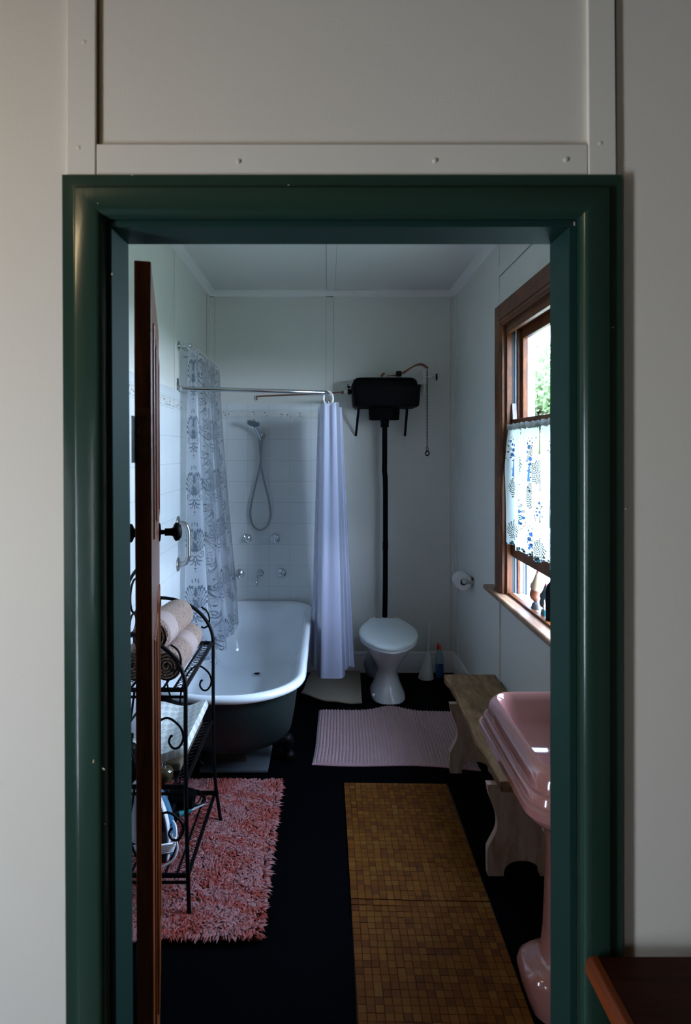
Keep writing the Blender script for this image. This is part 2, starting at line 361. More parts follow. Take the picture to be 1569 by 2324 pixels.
def cornice(n, label, a, b, side):
    prof = [(0, 0), (.050, 0), (.050, .006), (.044, .007), (.040, .011), (.026, .018), (.016, .028), (.012, .036), (.006, .037), (.006, .043), (0, .043)]
    mb = MB(); L = []
    for k, t in enumerate((a, b)):
        l = []
        for d, h in prof:
            if side == 'B': x = (XL+d if k == 0 else XR-d); l.append((x, YB-d, ZC-h))
            else: l.append((XL+d if side == 'L' else XR-d, (t if k == 0 else YB-d), ZC-h))
        L.append(l)
    mb.loops(L); return struct('trim_%d' % n, mb, TRIMW, label, smooth=30)
cornice(12, 'white cornice above back wall', 0, 0, 'B'); cornice(13, 'white cornice above left wall', YN, 0, 'L'); cornice(14, 'white cornice above right wall', YN, 0, 'R')
def skirt(name, label, pts0, pts1):
    struct(name, MB().loops([pts0, pts1]), TRIMW, label, smooth=30)
sp_ = [(0, 0), (.016, 0), (.016, .12), (.012, .128), (.014, .135), (.010, .150), (0, .154)]
skirt('baseboard_back', 'white skirting board on back wall', [(-.02, YB-d, h) for d, h in sp_], [(XR, YB-d, h) for d, h in sp_])
skirt('baseboard_right', 'white skirting board on right wall', [(XR-d, YN, h) for d, h in sp_], [(XR-d, YB, h) for d, h in sp_])

# hall battens above the doorway
def hb(n, label, pts, y=.009):
    return struct('trim_%d' % n, MB().prism(pts, YH-y, YH), CREAM, label, smooth=0, bevel=.002)
zt = ZC
hb(15, 'vertical cream cover batten above the doorway, left', [(-.452, 2.125), (-.4010, 2.125), (-.4006, zt), (-.4515, zt)])
hb(16, 'vertical cream cover batten above the doorway, right', [(.453, 2.125), (.5015, 2.125), (.4955, zt), (.449, zt)])
hb(17, 'horizontal cream cover batten above the green door frame', [(-.4008, 2.126), (.4525, 2.126), (.4522, 2.1815), (-.4008, 2.1815)], .0075)
nl = MB()
for px, py in ((178, 335), (540, 366), (987, 364), (1285, 362), (190, 95), (1363, 325)):
    x, y, z = P(px, py, YH-.009); nl.lathe([(.0036, .002), (.0036, -.0006), (.0001, -.0014)], (x, YH-.009, z), 'Y', 10)
tag(nl.build('trim_18', CREAM), 'painted nail heads on the cream battens', None, None, 'structure')

# green door frame: mitred architrave and lining
fr_ = ST('trim_1', 'dark green gloss door frame around the bathroom doorway', (.02, YH, 0))
prof = [(0, 0), (0, .010), (.002, .0125), (.0195, .0125), (.0215, .013), (.0262, .0195), (.029, .0205), (.057, .0215), (.062, .021), (.067, .0185), (.071, .014), (.0735, .008), (.0755, .0075), (.0755, 0)]
zo = 2.127
L = []
for k in range(4):
    l = []
    for d, h in prof:
        if k == 0: p = (-.4495+d, YH-h, 0)
        elif k == 1: p = (-.4592+d, YH-h, zo-d)
        elif k == 2: p = (.5110-d, YH-h, zo-d)
        else: p = (.5125-d, YH-h, 0)
        l.append(p)
    L.append(l)
def bands(L, y):   # sides as separate station pairs keep the mitre crisp
    return L
ar = MB().loops(L).build('architrave', GREEN, fr_, smooth=28)
ln = MB()
def quad_prism(x0a, x1a, x0b, x1b, z0, z1):   # lining board, a = at floor, b = at head
    return [(x0a, z0), (x1a, z0), (x1b, z1), (x0b, z1)]
MB().prism(quad_prism(-.395, -.364, -.390, -.3763, 0, 2.0397), YH-.0015, YN).build('lining', GREENL, fr_, smooth=0, bevel=.0015)
MB().prism(quad_prism(.423, .436, .4214, .436, 0, 2.0397), YH-.0015, YN).build('lining', GREENL, fr_, smooth=0, bevel=.0015)
MB().prism([(-.39, 2.0397), (.436, 2.0397), (.436, 2.052), (-.39, 2.052)], YH-.0015, YN).build('lining', GREENL, fr_, smooth=0, bevel=.0015)
ch = MB()
for px, py, w_, h_, a in ((212, 1728, .0018, .0055, .1), (235, 1745, .005, .0018, .6), (254, 622, .0018, .0035, 0), (222, 461, .0014, .0014, 0), (1392, 743, .0022, .0022, 0), (1421, 1155, .0022, .003, 0), (238, 1870, .001, .001, 0), (655, 420, .003, .0012, 0), (1304, 508, .0018, .006, 0), (300, 397, .004, .0015, 0)):
    yy = YH-.0222 if 175 < px < 228 else YH-.0132 if px < 172 or px > 1390 else YH-.0219
    x, y, z = P(px, py, yy); M_ = Matrix.Translation((x, yy, z)) @ Matrix.Rotation(a, 4, 'Y'); ch.obox(M_, w_, .0006, h_)
ch.build('paint_chip', CHIP, fr_, smooth=0)

# timber door standing open into the bathroom
e1 = Vector((-.2372, .9715, 0)); e2 = Vector((-.9715, -.2372, 0))
DO = Vector((-.345, 1.25, 0)); DL, DT = .79, .032
door = ST('door_1', 'open varnished cedar panelled door at the left of the doorway', DO)
def D(a, b, z): p = DO+e1*a+e2*b; return (p.x+(2.02-z)*.004, p.y, z)
def dbox(mb, a0, a1, b0, b1, z0, z1):
    vs = [D(a0, b0, z0), D(a1, b0, z0), D(a1, b1, z0), D(a0, b1, z0), D(a0, b0, z1), D(a1, b0, z1), D(a1, b1, z1), D(a0, b1, z1)]
    return mb.add(vs, [(0, 1, 2, 3), (7, 6, 5, 4), (0, 4, 5, 1), (1, 5, 6, 2), (2, 6, 7, 3), (3, 7, 4, 0)])
fm = MB(); st = .105
dbox(fm, 0, st, 0, DT, .012, 2.02); dbox(fm, DL-st, DL, 0, DT, .012, 2.02)
for a, b in ((.012, .25), (1.25, 1.46), (1.92, 2.02)): dbox(fm, st, DL-st, 0, DT, a, b)
for a, b in ((.25, 1.25), (1.46, 1.92)): dbox(fm, DL/2-.05, DL/2+.05, 0, DT, a, b)
fm.build('door_frame', DOORW, door, smooth=0, bevel=.0025)
for z0, z1 in ((.25, 1.25), (1.46, 1.92)):
    for a0, a1 in ((st, DL/2-.05), (DL/2+.05, DL-st)):
        pn = MB(); dbox(pn, a0, a1, .010, DT-.010, z0, z1)
        for (b0, b1) in ((-.004, .012), (DT-.012, DT+.004)):
            m_ = .018
            dbox(pn, a0, a0+m_, b0, b1, z0, z1); dbox(pn, a1-m_, a1, b0, b1, z0, z1); dbox(pn, a0+m_, a1-m_, b0, b1, z0, z0+m_); dbox(pn, a0+m_, a1-m_, b0, b1, z1-m_, z1)
        pn.build('door_panel', DOORW, door, smooth=0, bevel=.004)
# knobs on both faces, hinge on the edge
kz = ZW(1207, 1.97)
for sgn, b in ((-1, 0), (1, DT)):
    c = Vector(D(DL-.06, b, kz)); ax = e2*sgn
    M_ = ax.to_track_quat('Z', 'Y').to_matrix().to_4x4()
    k = MB().lathe([(.028, 0), (.028, .003), (.020, .005), (.007, .006), (.007, .016), (.0115, .017), (.0115, .034), (.014, .041), (.024, .045), (.0285, .049), (.0285, .052), (.026, .060), (.016, .067), (.0005, .069)], c, n=28, M=M_)
    k.build('door_knob', BLACKP, door)
hz0, hz1 = ZW(1050, 1.24), ZW(945, 1.24)
hg = MB(); dbox(hg, -.0015, 0, .0005, DT-.004, ZW(1050, 1.25), ZW(927, 1.25))
hg.build('hinge_leaf', BRASSD, door, smooth=0, bevel=.0006)
kn = MB(); kc = Vector(D(-.003, DT+.004, 0))
n5 = 5; hh = (hz1-hz0)/n5
for i in range(n5):
    kn.lathe([(.001, hz0+i*hh), (.0068, hz0+i*hh+.001), (.0072, hz0+(i+.5)*hh), (.0068, hz0+(i+1)*hh-.001), (.001, hz0+(i+1)*hh)], (kc.x, kc.y, 0), n=14)
kn.box(kc.x, kc.x+.0015, kc.y-.028, kc.y, hz0, hz1)
kn.build('hinge_knuckle', mat('dark_hinge_metal', (.012, .009, .007), .4, .7), door)

# ---------------------------------------------------------------- window_1: double-hung timber window in the right wall
win = ST('window_1', 'varnished timber sash window in the right wall, lower sash raised', (XR, 2.95, .88))
def wb(name, m, x0, x1, y0, y1, z0, z1, b=.002, par=None): return MB().box(x0, x1, y0, y1, z0, z1).build(name, m, par or win, smooth=0, bevel=b)
# architrave: stepped mitred frame, profile (d outer->inner, h out from wall)
pr = [(0, 0), (0, .018), (.004, .021), (.10, .021), (.104, .016), (.110, .016), (.114, .024), (.122, .026), (.130, .024), (.134, .018), (.150, .018), (.150, 0)]
pz = [(d*.83, h) for d, h in pr]
for nm, fn in (('architrave_side', lambda d, dz, h, t: (XR-h, WY1+.15-d if True else 0, WZ0+.0 if t == 0 else WZ1+.1245-dz)),
               ('architrave_side', lambda d, dz, h, t: (XR-h, WY0-.15+d, WZ0 if t == 0 else WZ1+.1245-dz)),
               ('architrave_head', lambda d, dz, h, t: (XR-h, (WY0-.15+d) if t == 0 else (WY1+.15-d), WZ1+.1245-dz))):
    MB().loops([[fn(a[0], b[0], a[1], t) for a, b in zip(pr, pz)] for t in (0, 1)]).build(nm, WINW, win, smooth=25)
# lining: strips of timber and blue-grey paint across the reveal
BGP = mat('blue_grey_exterior_paint', (.20, .27, .36), .5, var=.1)
DARKG = mat('dark_groove', (.02, .018, .016), .7)
for (y0, y1) in ((WY1-.022, WY1), (WY0, WY0+.022)):
    s_ = 1 if y0 > 3 else -1
    wb('lining_strip', WINW, XR, .978, y0, y1, WZ0, WZ1)
    g0, g1 = (y0+.008, y1) if s_ > 0 else (y0, y1-.008)
    wb('sash_track', DARKG, .978, .995, g0, g1, WZ0, WZ1, 0)
    wb('lining_strip', BGP, .995, 1.022, y0+(.004 if s_ > 0 else 0), y1-(0 if s_ > 0 else .004), WZ0, WZ1, .001)
    q0, q1 = (y0-.010, y1) if s_ > 0 else (y0, y1+.010)
    wb('parting_bead', WINW, 1.006, 1.020, q0, q1, WZ0, WZ1)
    wb('outer_casing', BGP, 1.052, 1.095, (y0-.014 if s_ > 0 else y0), (y1 if s_ > 0 else y1+.014), WZ0, WZ1)
wb('head_lining', WINW, XR, 1.095, WY0, WY1, WZ1-.022, WZ1)
wb('head_stop', WINW, XR-.004, .972, WY0+.02, WY1-.02, WZ1-.046, WZ1-.022)
# sashes
def sash(name, x0, x1, z0, z1, top, bot, stile, glasslabel):
    y0, y1 = WY0+.024, WY1-.024
    s_ = tag(MB().box(x0, x1, y0, y0+stile, z0, z1).box(x0, x1, y1-stile, y1, z0, z1).box(x0, x1, y0+stile, y1-stile, z1-top, z1).box(x0, x1, y0+stile, y1-stile, z0, z0+bot)
             .build(name, WINW, win, smooth=0, bevel=.003))
    MB().box((x0+x1)/2-.002, (x0+x1)/2+.002, y0+stile-.004, y1-stile+.004, z0+bot-.004, z1-top+.004).build('glass_pane', GLASSY, s_, smooth=0)
    return s_
sash('upper_sash', 1.022, 1.050, 1.785, 2.29, .055, .035, .040, '')
ls = sash('lower_sash', .976, 1.004, 1.089, 1.812, .03, .066, .045, '')
# sash catch (bird-shaped silhouette on the meeting rail) and the propping wedge
cx_, cy_, cz_ = P(1226, 943, .99*F/483)
MB().lathe([(.004, 0), (.006, .004), (.004, .008), (.009, .013), (.011, .018)], (.985, cy_, 1.812), n=12).prism([(cy_-.016, 1.826), (cy_+.018, 1.826), (cy_+.026, 1.836), (cy_+.010, 1.831), (cy_-.010, 1.831), (cy_-.022, 1.834)], .98, .99, 'X').build('sash_catch', mat('dark_bronze_catch', (.03, .015, .01), .4, .6), win)
MB().prism([(3.352, 1.812), (3.400-.024, 1.812), (3.400-.012, 1.895), (3.368, 1.897)], .975, .997, 'X').build('wedge', mat('pale_weathered_wedge', (.17, .135, .125), .7, var=.25, vs=60), win, smooth=0, bevel=.001)
# sill
stool = MB().box(.893, .974, WY0-.20, WY1+.27, .856, .885).build('sill_board', STOOLW, win, smooth=40, bevel=.010, seg=3)
MB().box(.958, .984, WY0, WY1, .885, .897).build('sill_stop', WINW, win, smooth=0, bevel=.002)
WHT = mat('weathered_white_outer_sill', (.62, .64, .68), .5, var=.12, vs=12, bump=.3, bs=14)
MB().add([(.984, WY0, .86), (1.19, WY0-.03, .84), (1.19, WY1+.03, .84), (.984, WY1, .86), (.984, WY0, .894), (1.19, WY0-.03, .874), (1.19, WY1+.03, .874), (.984, WY1, .894)],
         [(3, 2, 1, 0), (4, 5, 6, 7), (0, 1, 5, 4), (1, 2, 6, 5), (2, 3, 7, 6), (3, 0, 4, 7)]).build('outer_sill', WHT, win, smooth=0)

# ---------------------------------------------------------------- outside
gr = NT('grass_ground'); gr.set(gr.mix(gr.noise(3), (.20, .23, .13), (.30, .32, .22)), .9); gr = gr.m
struct('ground', MB().box(1.3, 60, -30, 60, -.6, -.5), gr, 'lawn outside the window', smooth=0)
LEAFM = cloth('bright_leaves', (.11, .15, .065), transl=.4); BARK = mat('tree_bark', (.10, .08, .06), .9, bump=.4)
def tree(x, y, z0, h, r, n, seed, label):
    rg = np.random.RandomState(seed); t = T('garden_tree', label, 'tree', (x, y, -.5), 'trees in the garden beyond the window')
    MB().tube([(x, y, -.5), (x+.1, y, z0), (x, y+.1, z0+h*.6), (x+.05, y, z0+h*.85)], [.14, .12, .06, .02], 10).build('trunk', BARK, t)
    mb = MB()
    for i in range(n):
        d = rg.normal(size=3); d /= np.linalg.norm(d); q = rg.rand()**.45
        c = Vector((x+d[0]*r*q, y+d[1]*r*q, z0+h/2+d[2]*h/2*q)); a = Vector(rg.normal(size=3)).normalized(); b = a.orthogonal().normalized()
        s_ = rg.uniform(.07, .15); mb.add([c-a*s_, c+b*s_*.5, c+a*s_, c-b*s_*.5], [(0, 1, 2, 3)])
    mb.build('crown', LEAFM, t, smooth=0)
tree(4.5, 13.5, .6, 2.9, 1.3, 3600, 1, 'leafy green tree seen through the upper window pane, nearest the meeting rail')
tree(6.3, 17.5, .8, 3.9, 1.7, 4000, 2, 'taller pale green tree further back beyond the window glass')
# ---------------------------------------------------------------- claw-foot bath
bath = T('bathtub', 'white roll-top cast iron bath with dark green outside, against the left wall', 'bathtub', (-.48, 3.8, 0))
x0, x1, y0, y1 = -.868, -.105, 2.865, 4.735; RZ = .532
def tl(dl, dr, dn, df, z, rn=.34, rf=.21): return rrect(x0+dl, x1-dr, y0+dn, y1-df, rn, rf, z, 12)
def tli(d, z): return tl(d, d, d, d, z, .34-d*.6, .21-d*.6)
ext = [tli(.044, RZ-.034)] + [tl(.046+.040*t**1.4, .046+.040*t**1.4, .052+.175*t**1.5, .044+.045*t**2, RZ-.04-t*.30, .33-.03*t, .20) for t in (0, .15, .35, .55, .75, .9, 1)]
ext += [tl(.112, .112, .29, .115, .150, .28, .18), tl(.150, .150, .40, .160, .118, .22, .15), tl(.22, .22, .53, .24, .106, .13, .10)]
MB().loops(ext[::-1], True, False).build('tub_body', BATHG, bath, smooth=60)
inn = [tli(.046, RZ-.032), tli(.020, RZ-.033), tli(.004, RZ-.022), tli(0, RZ-.010), tli(.006, RZ+.004), tli(.020, RZ+.010), tli(.038, RZ+.006), tli(.048, RZ-.008), tli(.054, RZ-.03)]
inn += [tl(.060+.045*t**1.4, .060+.045*t**1.4, .068+.19*t**1.5, .058+.05*t**2, RZ-.04-t*.29, .32-.03*t, .19) for t in (.15, .35, .55, .75, .9, 1)]
inn += [tl(.135, .135, .32, .135, .165, .27, .17), tl(.17, .17, .42, .18, .140, .22, .14), tl(.23, .23, .54, .25, .132, .13, .10), tl(.31, .31, .75, .36, .1285, .06, .05)]
MB().loops(inn, False, True).build('enamel_lining', ENAMEL, bath, smooth=60)
dx, dy, dz = -.477, 4.33, .1300
dd = MB().lathe([(.0001, .0065), (.020, .006), (.022, .002), (.030, .006), (.036, .004), (.036, 0)][::-1], (dx, dy, dz), n=28)
dr_ = dd.build('drain', CHROME, bath); MB().lathe([(.0001, .0072), (.0185, .0072), (.0185, .0062), (.0001, .0062)][::-1], (dx, dy, dz), n=20).build('drain_hole', BLACKP, dr_)
for sx in (0, 1):
    for sy in (0, 1):
        s_ = (-1, 1)[sx]; fx = (x0+.135, x1-.135)[sx]; fy = (y0+.54, y1-.30)[sy]
        MB().tube(spline([(fx-.05*s_, fy, .088), (fx+.0*s_, fy, .110), (fx+.035*s_, fy, .105), (fx+.025*s_, fy, .06), (fx+.035*s_, fy, .022)], 5), [.03]*5+[.032]*5+[.026]*5+[.02]*5+[.026], 10).ball((fx+.038*s_, fy, .028), .028, sx=1.1, sy=1.2).build('claw_foot', BLACKI, bath)
tag(MB().box(-.655, -.305, 3.27, 3.62, 0, .012).build('drip_board', SLABG, None, smooth=0, bevel=.002), 'grey board lying on the black floor under the near end of the bath', 'board')
tag(MB().box(-.62, -.425, 3.36, 3.42, .0125, .075).build('timber_block', BLOCKW, None, smooth=0, bevel=.004), 'brown timber block on the grey board under the bath', 'block')

# ---------------------------------------------------------------- taps, spout, shower
TY = YB-.008
def tap(px, py, rot, lab):
    x, y, z = P(px, py, TY); t = T('wall_tap', lab, 'tap', (x, TY, z), 'chrome taps on the tiled wall above the bath')
    MB().lathe([(.0345, .0), (.0345, -.003), (.031, -.007), (.018, -.012), (.012, -.015), (.011, -.020), (.0001, -.021)], (x, TY, z), 'Y', 28).build('flange', CHROME, t)
    h = MB().lathe([(.008, -.018), (.009, -.045), (.015, -.048), (.016, -.058), (.011, -.066), (.0001, -.069)], (x, TY, z), 'Y', 20)
    hh_ = h.build('handle', CHROME, t)
    c = MB()
    for k in range(4):
        a = rot+k*PI/2; d = Vector((math.cos(a), 0, math.sin(a))); p = Vector((x, TY-.052, z))
        c.tube([p+d*.010, p+d*.028, p+d*.034, p+d*.037], [.0042, .0038, .0055, .003], 8)
    c.build('cross_arms', CHROME, hh_)
tap(561, 1222, .5, 'chrome cross tap directly left of the shower hose loop, upper pair'); tap(625, 1223, .8, 'chrome cross tap right of the shower hose loop, upper pair')
tap(544, 1301, .3, 'chrome cross tap left of the bath spout, partly behind the curtain edge'); tap(638.5, 1301, .7, 'chrome cross tap right of the bath spout')
x, y, z = P(591, 1300, TY); sp = T('bath_spout', 'chrome bath spout pointing down between the two lower taps', 'spout', (x, TY, z))
MB().lathe([(.026, 0), (.026, -.003), (.022, -.008), (.013, -.013), (.012, -.016), (.0001, -.017)], (x, TY, z), 'Y', 28).build('flange', CHROME, sp)
MB().tube(spline([(x, TY-.01, z), (x-.002, TY-.05, z+.004), (x-.008, TY-.115, z-.006), (x-.012, TY-.150, z-.035), (x-.014, TY-.152, z-.062)], 6), [.010]*12+[.011]*6+[.0115]*4+[.0125]*3, 14).build('spout_pipe', CHROME, sp)
# hand shower
sh = T('hand_shower', 'chrome hand shower on a wall holder with a long looping metal hose', 'shower', P(592, 985, TY))
bx, by, bz = P(596, 989, TY)
MB().lathe([(.026, 0), (.026, -.004), (.022, -.012), (.016, -.018), (.014, -.040), (.017, -.050), (.012, -.058), (.0001, -.06)], (bx, TY, bz), 'Y', 24).build('wall_holder', CHROME, sh)
hx, hy, hz = P(575, 960, 4.60)
ph = [Vector((bx-.008, TY-.055, bz-.030)), Vector((bx-.016, TY-.062, bz+.0)), Vector((bx-.034, TY-.085, bz+.038)), Vector((bx-.045, TY-.105, bz+.066))]
MB().tube(spline(ph, 6), [.0095]*6+[.0125]*6+[.0135]*6+[.013], 14).build('shower_handle', CHROME, sh)
nrm = Vector((-.12, -.42, -.92)).normalized(); M_ = nrm.to_track_quat('Z', 'Y').to_matrix().to_4x4()
hc = Vector((hx+.002, 4.60, hz+.004))
hd = MB().lathe([(.0001, -.022), (.016, -.020), (.038, -.010), (.050, .000), (.0515, .006), (.049, .010), (.043, .0105)], hc, n=32, M=M_).build('shower_head', CHROME, sh)
MB().lathe([(.0435, .0098), (.042, .0125), (.0001, .0125)], hc, n=32, M=M_).build('spray_plate', mat('dark_spray_plate', (.10, .13, .14), .35), hd)
HY = TY-.05
def HP(px, py, dy=0): x_, y_, z_ = P(px, py, HY+dy); return (x_, y_, z_)
hose = [HP(589, 994, -.008), HP(590, 1015, -.01), HP(592, 1040), HP(589, 1062, .012), HP(580, 1100, .018), HP(571, 1140, .02), HP(568, 1168, .02), HP(574, 1192, .02), HP(589, 1203, .018), HP(604, 1196, .015), HP(613, 1178, .01), HP(614, 1160), HP(608, 1125, -.004), HP(598, 1085, -.008), HP(592, 1050, -.014), HP(593, 1025, -.01), HP(594.5, 1008, .0), (bx, TY-.03, bz-.01)]
HOSEM = NT('metal_shower_hose'); HOSEM.set((.36, .36, .37), .33, .85); wv = HOSEM.n('TexWave'); wv.bands_direction = 'Z'; wv.inputs['Scale'].default_value = 130; HOSEM.l(HOSEM.coord(), wv.inputs[0]); HOSEM.bump(wv.outputs['Fac'], .6, .002)
MB().tube(spline(hose, 10), .0068, 10).build('hose', HOSEM.m, sh)

# ---------------------------------------------------------------- rails
rl = T('curtain_rail', 'chrome curtain rail fixed high along the left wall beside the bath', 'curtain rail', (XL, 3.77, 2.27))
rx, rz = -.815, 2.268
MB().lathe([(.028, 0), (.028, .004), (.022, .007), (.009, .010), (.0085, .058), (.0001, .06)], (XL, 3.77, rz), 'X', 22).build('wall_bracket', CHROME, rl)
MB().ball((rx, 3.765, rz), .0155, 18, 12).build('rail_end', CHROME, rl)
MB().tube([(rx, 3.77, rz), (rx, TY+.008, rz)], .0095, 14).build('rail', CHROME, rl)
r2 = T('shower_rail', 'long chrome rail reaching from the left wall across the bath end to the cistern side', 'curtain rail', (XL, 3.70, 2.01))
ry, rzz = 3.74, 2.012
MB().box(XL, XL+.006, ry-.032, ry+.020, 1.948, 2.072).build('wall_plate', CHROME, r2, smooth=0, bevel=.003)
MB().lathe([(.020, .006), (.020, .012), (.015, .016), (.014, .03), (.012, .031)], (XL, ry, rzz), 'X', 18).build('rail_socket', CHROME, r2)
path = [(XL+.008, ry, rzz), (-.6, ry+.07, rzz), (-.3, ry+.16, rzz), (-.06, ry+.245, rzz), (-.02, ry+.262, rzz), (-.004, ry+.285, rzz), (0, ry+.32, rzz), (0, TY+.002, rzz-.002)]
MB().tube([path[0], path[1], path[2], path[3]]+spline(path[3:7], 6)[1:]+[path[7]], .0125, 16).build('rail', CHROME, r2)
MB().lathe([(.024, 0), (.024, -.004), (.016, -.010)], (0, YB-.006, rzz-.002), 'Y', 18).build('rail_socket', CHROME, r2)

# ---------------------------------------------------------------- curtains
def noise1(x, seed):  # smooth 1-d value noise
    r = np.random.RandomState(seed).rand(64); i = int(math.floor(x)) % 64; f = x-math.floor(x); f = f*f*(3-2*f)
    return r[i]*(1-f)+r[(i+1) % 64]*f
# damask vinyl curtain: alpha and tint carry the printed palmettes and paisleys
def draw(W, H, strokes, blobs=(), wrap=True):
    """rasterise tapered strokes, millimetre grid, wrapped vertically"""
    yy, xx = np.mgrid[0:H, 0:W].astype(float); out = np.zeros((H, W), bool)
    for pts, w0, w1 in strokes:
        sp_l = spline([(p[0], p[1], 0) for p in pts], 10) if len(pts) > 2 else [Vector((p[0], p[1], 0)) for p in pts]
        for k, p in enumerate(sp_l):
            t = k/max(1, len(sp_l)-1); w_ = w0+(w1-w0)*t
            for o in (0, -H, H): out |= (xx-p.x)**2+(yy-p.y-o)**2 < w_*w_
    for x, y, a, b in blobs:
        for o in (0, -H, H): out |= ((xx-x)/a)**2+((yy-y-o)/b)**2 < 1
    return out
def palmette():
    W, H, c = 105, 335, 52; st = []
    tips = [(12, 62), (24, 60), (35, 72), (44, 92), (49, 118), (46, 148)]
    for k, (tx_, ty_) in enumerate(tips):
        for s_ in (-1, 1):
            b = (c+s_*4, 205-3*k); m = (c+s_*tx_*.45, 205-(205-ty_)*(.55-.03*k)); e = (c+s_*tx_, ty_); h = (c+s_*(tx_+2), ty_+9)
            st.append(([b, m, e, h], 1.8, 4.6))
    for s_ in (-1, 1):
        sc = [(c+s_*8, 214), (c+s_*24, 224), (c+s_*38, 214), (c+s_*42, 198), (c+s_*34, 188), (c+s_*26, 194), (c+s_*28, 203), (c+s_*33, 203)]
        st.append((sc, 2.8, 1.8)); st.append(([(c+s_*5, 232), (c+s_*16, 246), (c+s_*30, 244)], 3, 4)); st.append(([(c+s_*4, 238), (c+s_*10, 262), (c+s_*20, 268)], 2.5, 3.6))
    bl = [(c, 95, 6, 34), (c, 165, 9, 26), (c, 222, 7, 7), (c, 262, 4, 17), (c, 292, 4.5, 7), (c, 309, 3, 4), (c, 24, 4, 12), (c-12, 30, 3, 13), (c+12, 30, 3, 13)]
    return draw(W, H, st, bl)
def paisley():
    W, H = 100, 335; st = []; bl = []
    for cx_, cy_, s_ in ((40, 70, 1), (62, 238, -1)):
        sp_l = [(cx_+s_*r*math.cos(a), cy_+r*math.sin(a)) for a, r in zip(np.linspace(-.4, 9.2, 26), np.linspace(30, 5, 26))]
        st.append((sp_l, 3.4, 2.2))
        tail = [(cx_+s_*28, cy_-8), (cx_+s_*34, cy_+25), (cx_+s_*16, cy_+55), (cx_-s_*8, cy_+74)]; st.append((tail, 5.5, 2))
        for k in range(9):
            f = k/8; q = spline([(p[0], p[1], 0) for p in tail], 3)[k]; st.append(([(q.x, q.y), (q.x+s_*6, q.y-5), (q.x+s_*14, q.y-8+3*f)], 2.6, 1.6))
        bl += [(cx_-s_*26, cy_+52, 14, 7), (cx_-s_*24, cy_-48, 5, 10), (cx_+s_*8, cy_-50, 9, 5)]
    return draw(W, H, st, bl)
PALM, PAIS = palmette(), paisley()
def damask(u, v):
    """u metres across, v metres down -> (r,g,b,a) arrays"""
    Pw, Ph = .205, .335; strip = .105; u = u-.062
    k = np.floor(u/Pw); uu = u-k*Pw; in_s = uu < strip
    iy = np.clip(((v % Ph)*1000).astype(int), 0, 334); iy2 = np.clip((((v+.12*k) % Ph)*1000).astype(int), 0, 334)
    pal = PALM[iy, np.clip((uu*1000).astype(int), 0, 104)] & in_s
    pai = PAIS[iy2, np.clip(((uu-strip)*1000).astype(int), 0, 99)] & ~in_s
    pat = pal | pai; seam = (np.abs(uu-strip) < .003) | (uu < .003)
    r = np.where(pat, np.where(in_s, .10, .07), np.where(in_s, .60, .44)); g = np.where(pat, np.where(in_s, .13, .09), np.where(in_s, .65, .49)); b = np.where(pat, np.where(in_s, .165, .11), np.where(in_s, .72, .54))
    a = np.where(pat, np.where(in_s, .82, .86), np.where(in_s, .52, .38)); a = np.where(seam, .8, a)
    cl0 = u < -.004; a = np.where(cl0, .42, a); r = np.where(cl0, .40, r); g = np.where(cl0, .45, g); b = np.where(cl0, .48, b)
    return np.stack([r, g, b, a], -1)
dc = T('shower_curtain', 'clear shower curtain with grey damask print hanging beside the left wall', 'curtain', (rx, 3.8, rz))
NUc, NVc = 440, 560
# plan of the pleats along the top and along the hem
top = [(-.866, 3.775), (-.812, 3.780), (-.775, 3.800), (-.800, 3.93), (-.838, 3.99), (-.790, 4.06), (-.782, 4.20), (-.840, 4.27), (-.792, 4.33), (-.786, 4.45), (-.838, 4.51), (-.795, 4.58), (-.790, 4.68), (-.83, 4.73)]
mid = [(-.866, 3.775), (-.830, 3.780), (-.700, 3.800), (-.765, 3.93), (-.800, 3.98), (-.680, 4.05), (-.690, 4.17), (-.790, 4.25), (-.690, 4.31), (-.665, 4.43), (-.78, 4.49), (-.69, 4.55), (-.655, 4.64), (-.72, 4.66)]
bot = [(-.800, 3.790), (-.790, 3.790), (-.665, 3.840), (-.720, 3.93), (-.760, 3.98), (-.645, 4.03), (-.655, 4.13), (-.750, 4.21), (-.655, 4.27), (-.640, 4.38), (-.735, 4.44), (-.655, 4.50), (-.635, 4.60), (-.69, 4.62)]
wid = [0, .08, .17, .30, .36, .44, .58, .68, .76, .88, .98, 1.07, 1.17, 1.25]     # cloth metres at each plan point
def resample(pl):
    s_ = spline([(p[0], p[1], 0) for p in pl], 12); t = np.linspace(0, len(s_)-1, NUc)
    a = np.array([[p.x, p.y] for p in s_]); i = np.clip(t.astype(int), 0, len(s_)-2); f = (t-i)[:, None]
    return a[i]*(1-f)+a[i+1]*f
A, B_, C_ = resample(top), resample(mid), resample(bot)
uw = np.interp(np.linspace(0, len(wid)-1, NUc), range(len(wid)), wid)
vsx = []
zt_, zb_ = rz-.022, .375; ZR = .66
for j in range(NVc):
    t = j/(NVc-1); z_ = zt_+(zb_-zt_)*t
    if z_ > ZR: q = (zt_-z_)/(zt_-ZR); q2 = q*(.55+.45*q); row = A*(1-q2)+B_*q2
    else: q = (ZR-z_)/(ZR-zb_); row = B_*(1-q)+C_*q
    hem = 0
    for i in range(NUc):
        sway = .004*math.sin(uw[i]*31+t*7)*t
        vsx.append((row[i, 0]+sway, row[i, 1], z_+(.03*math.sin(i*.05)*max(0, t-.9)*10 if t > .9 else 0)+(-.012*abs(math.sin(uw[i]*PI/.095)) if t < .02 else 0)))
mb = MB(); mb.v = vsx
mb.f = [(j*NUc+i, j*NUc+i+1, (j+1)*NUc+i+1, (j+1)*NUc+i) for j in range(NVc-1) for i in range(NUc-1)]
U, V = np.meshgrid(uw, np.linspace(0, zt_-zb_, NVc)); colr = damask(U+.001, V)
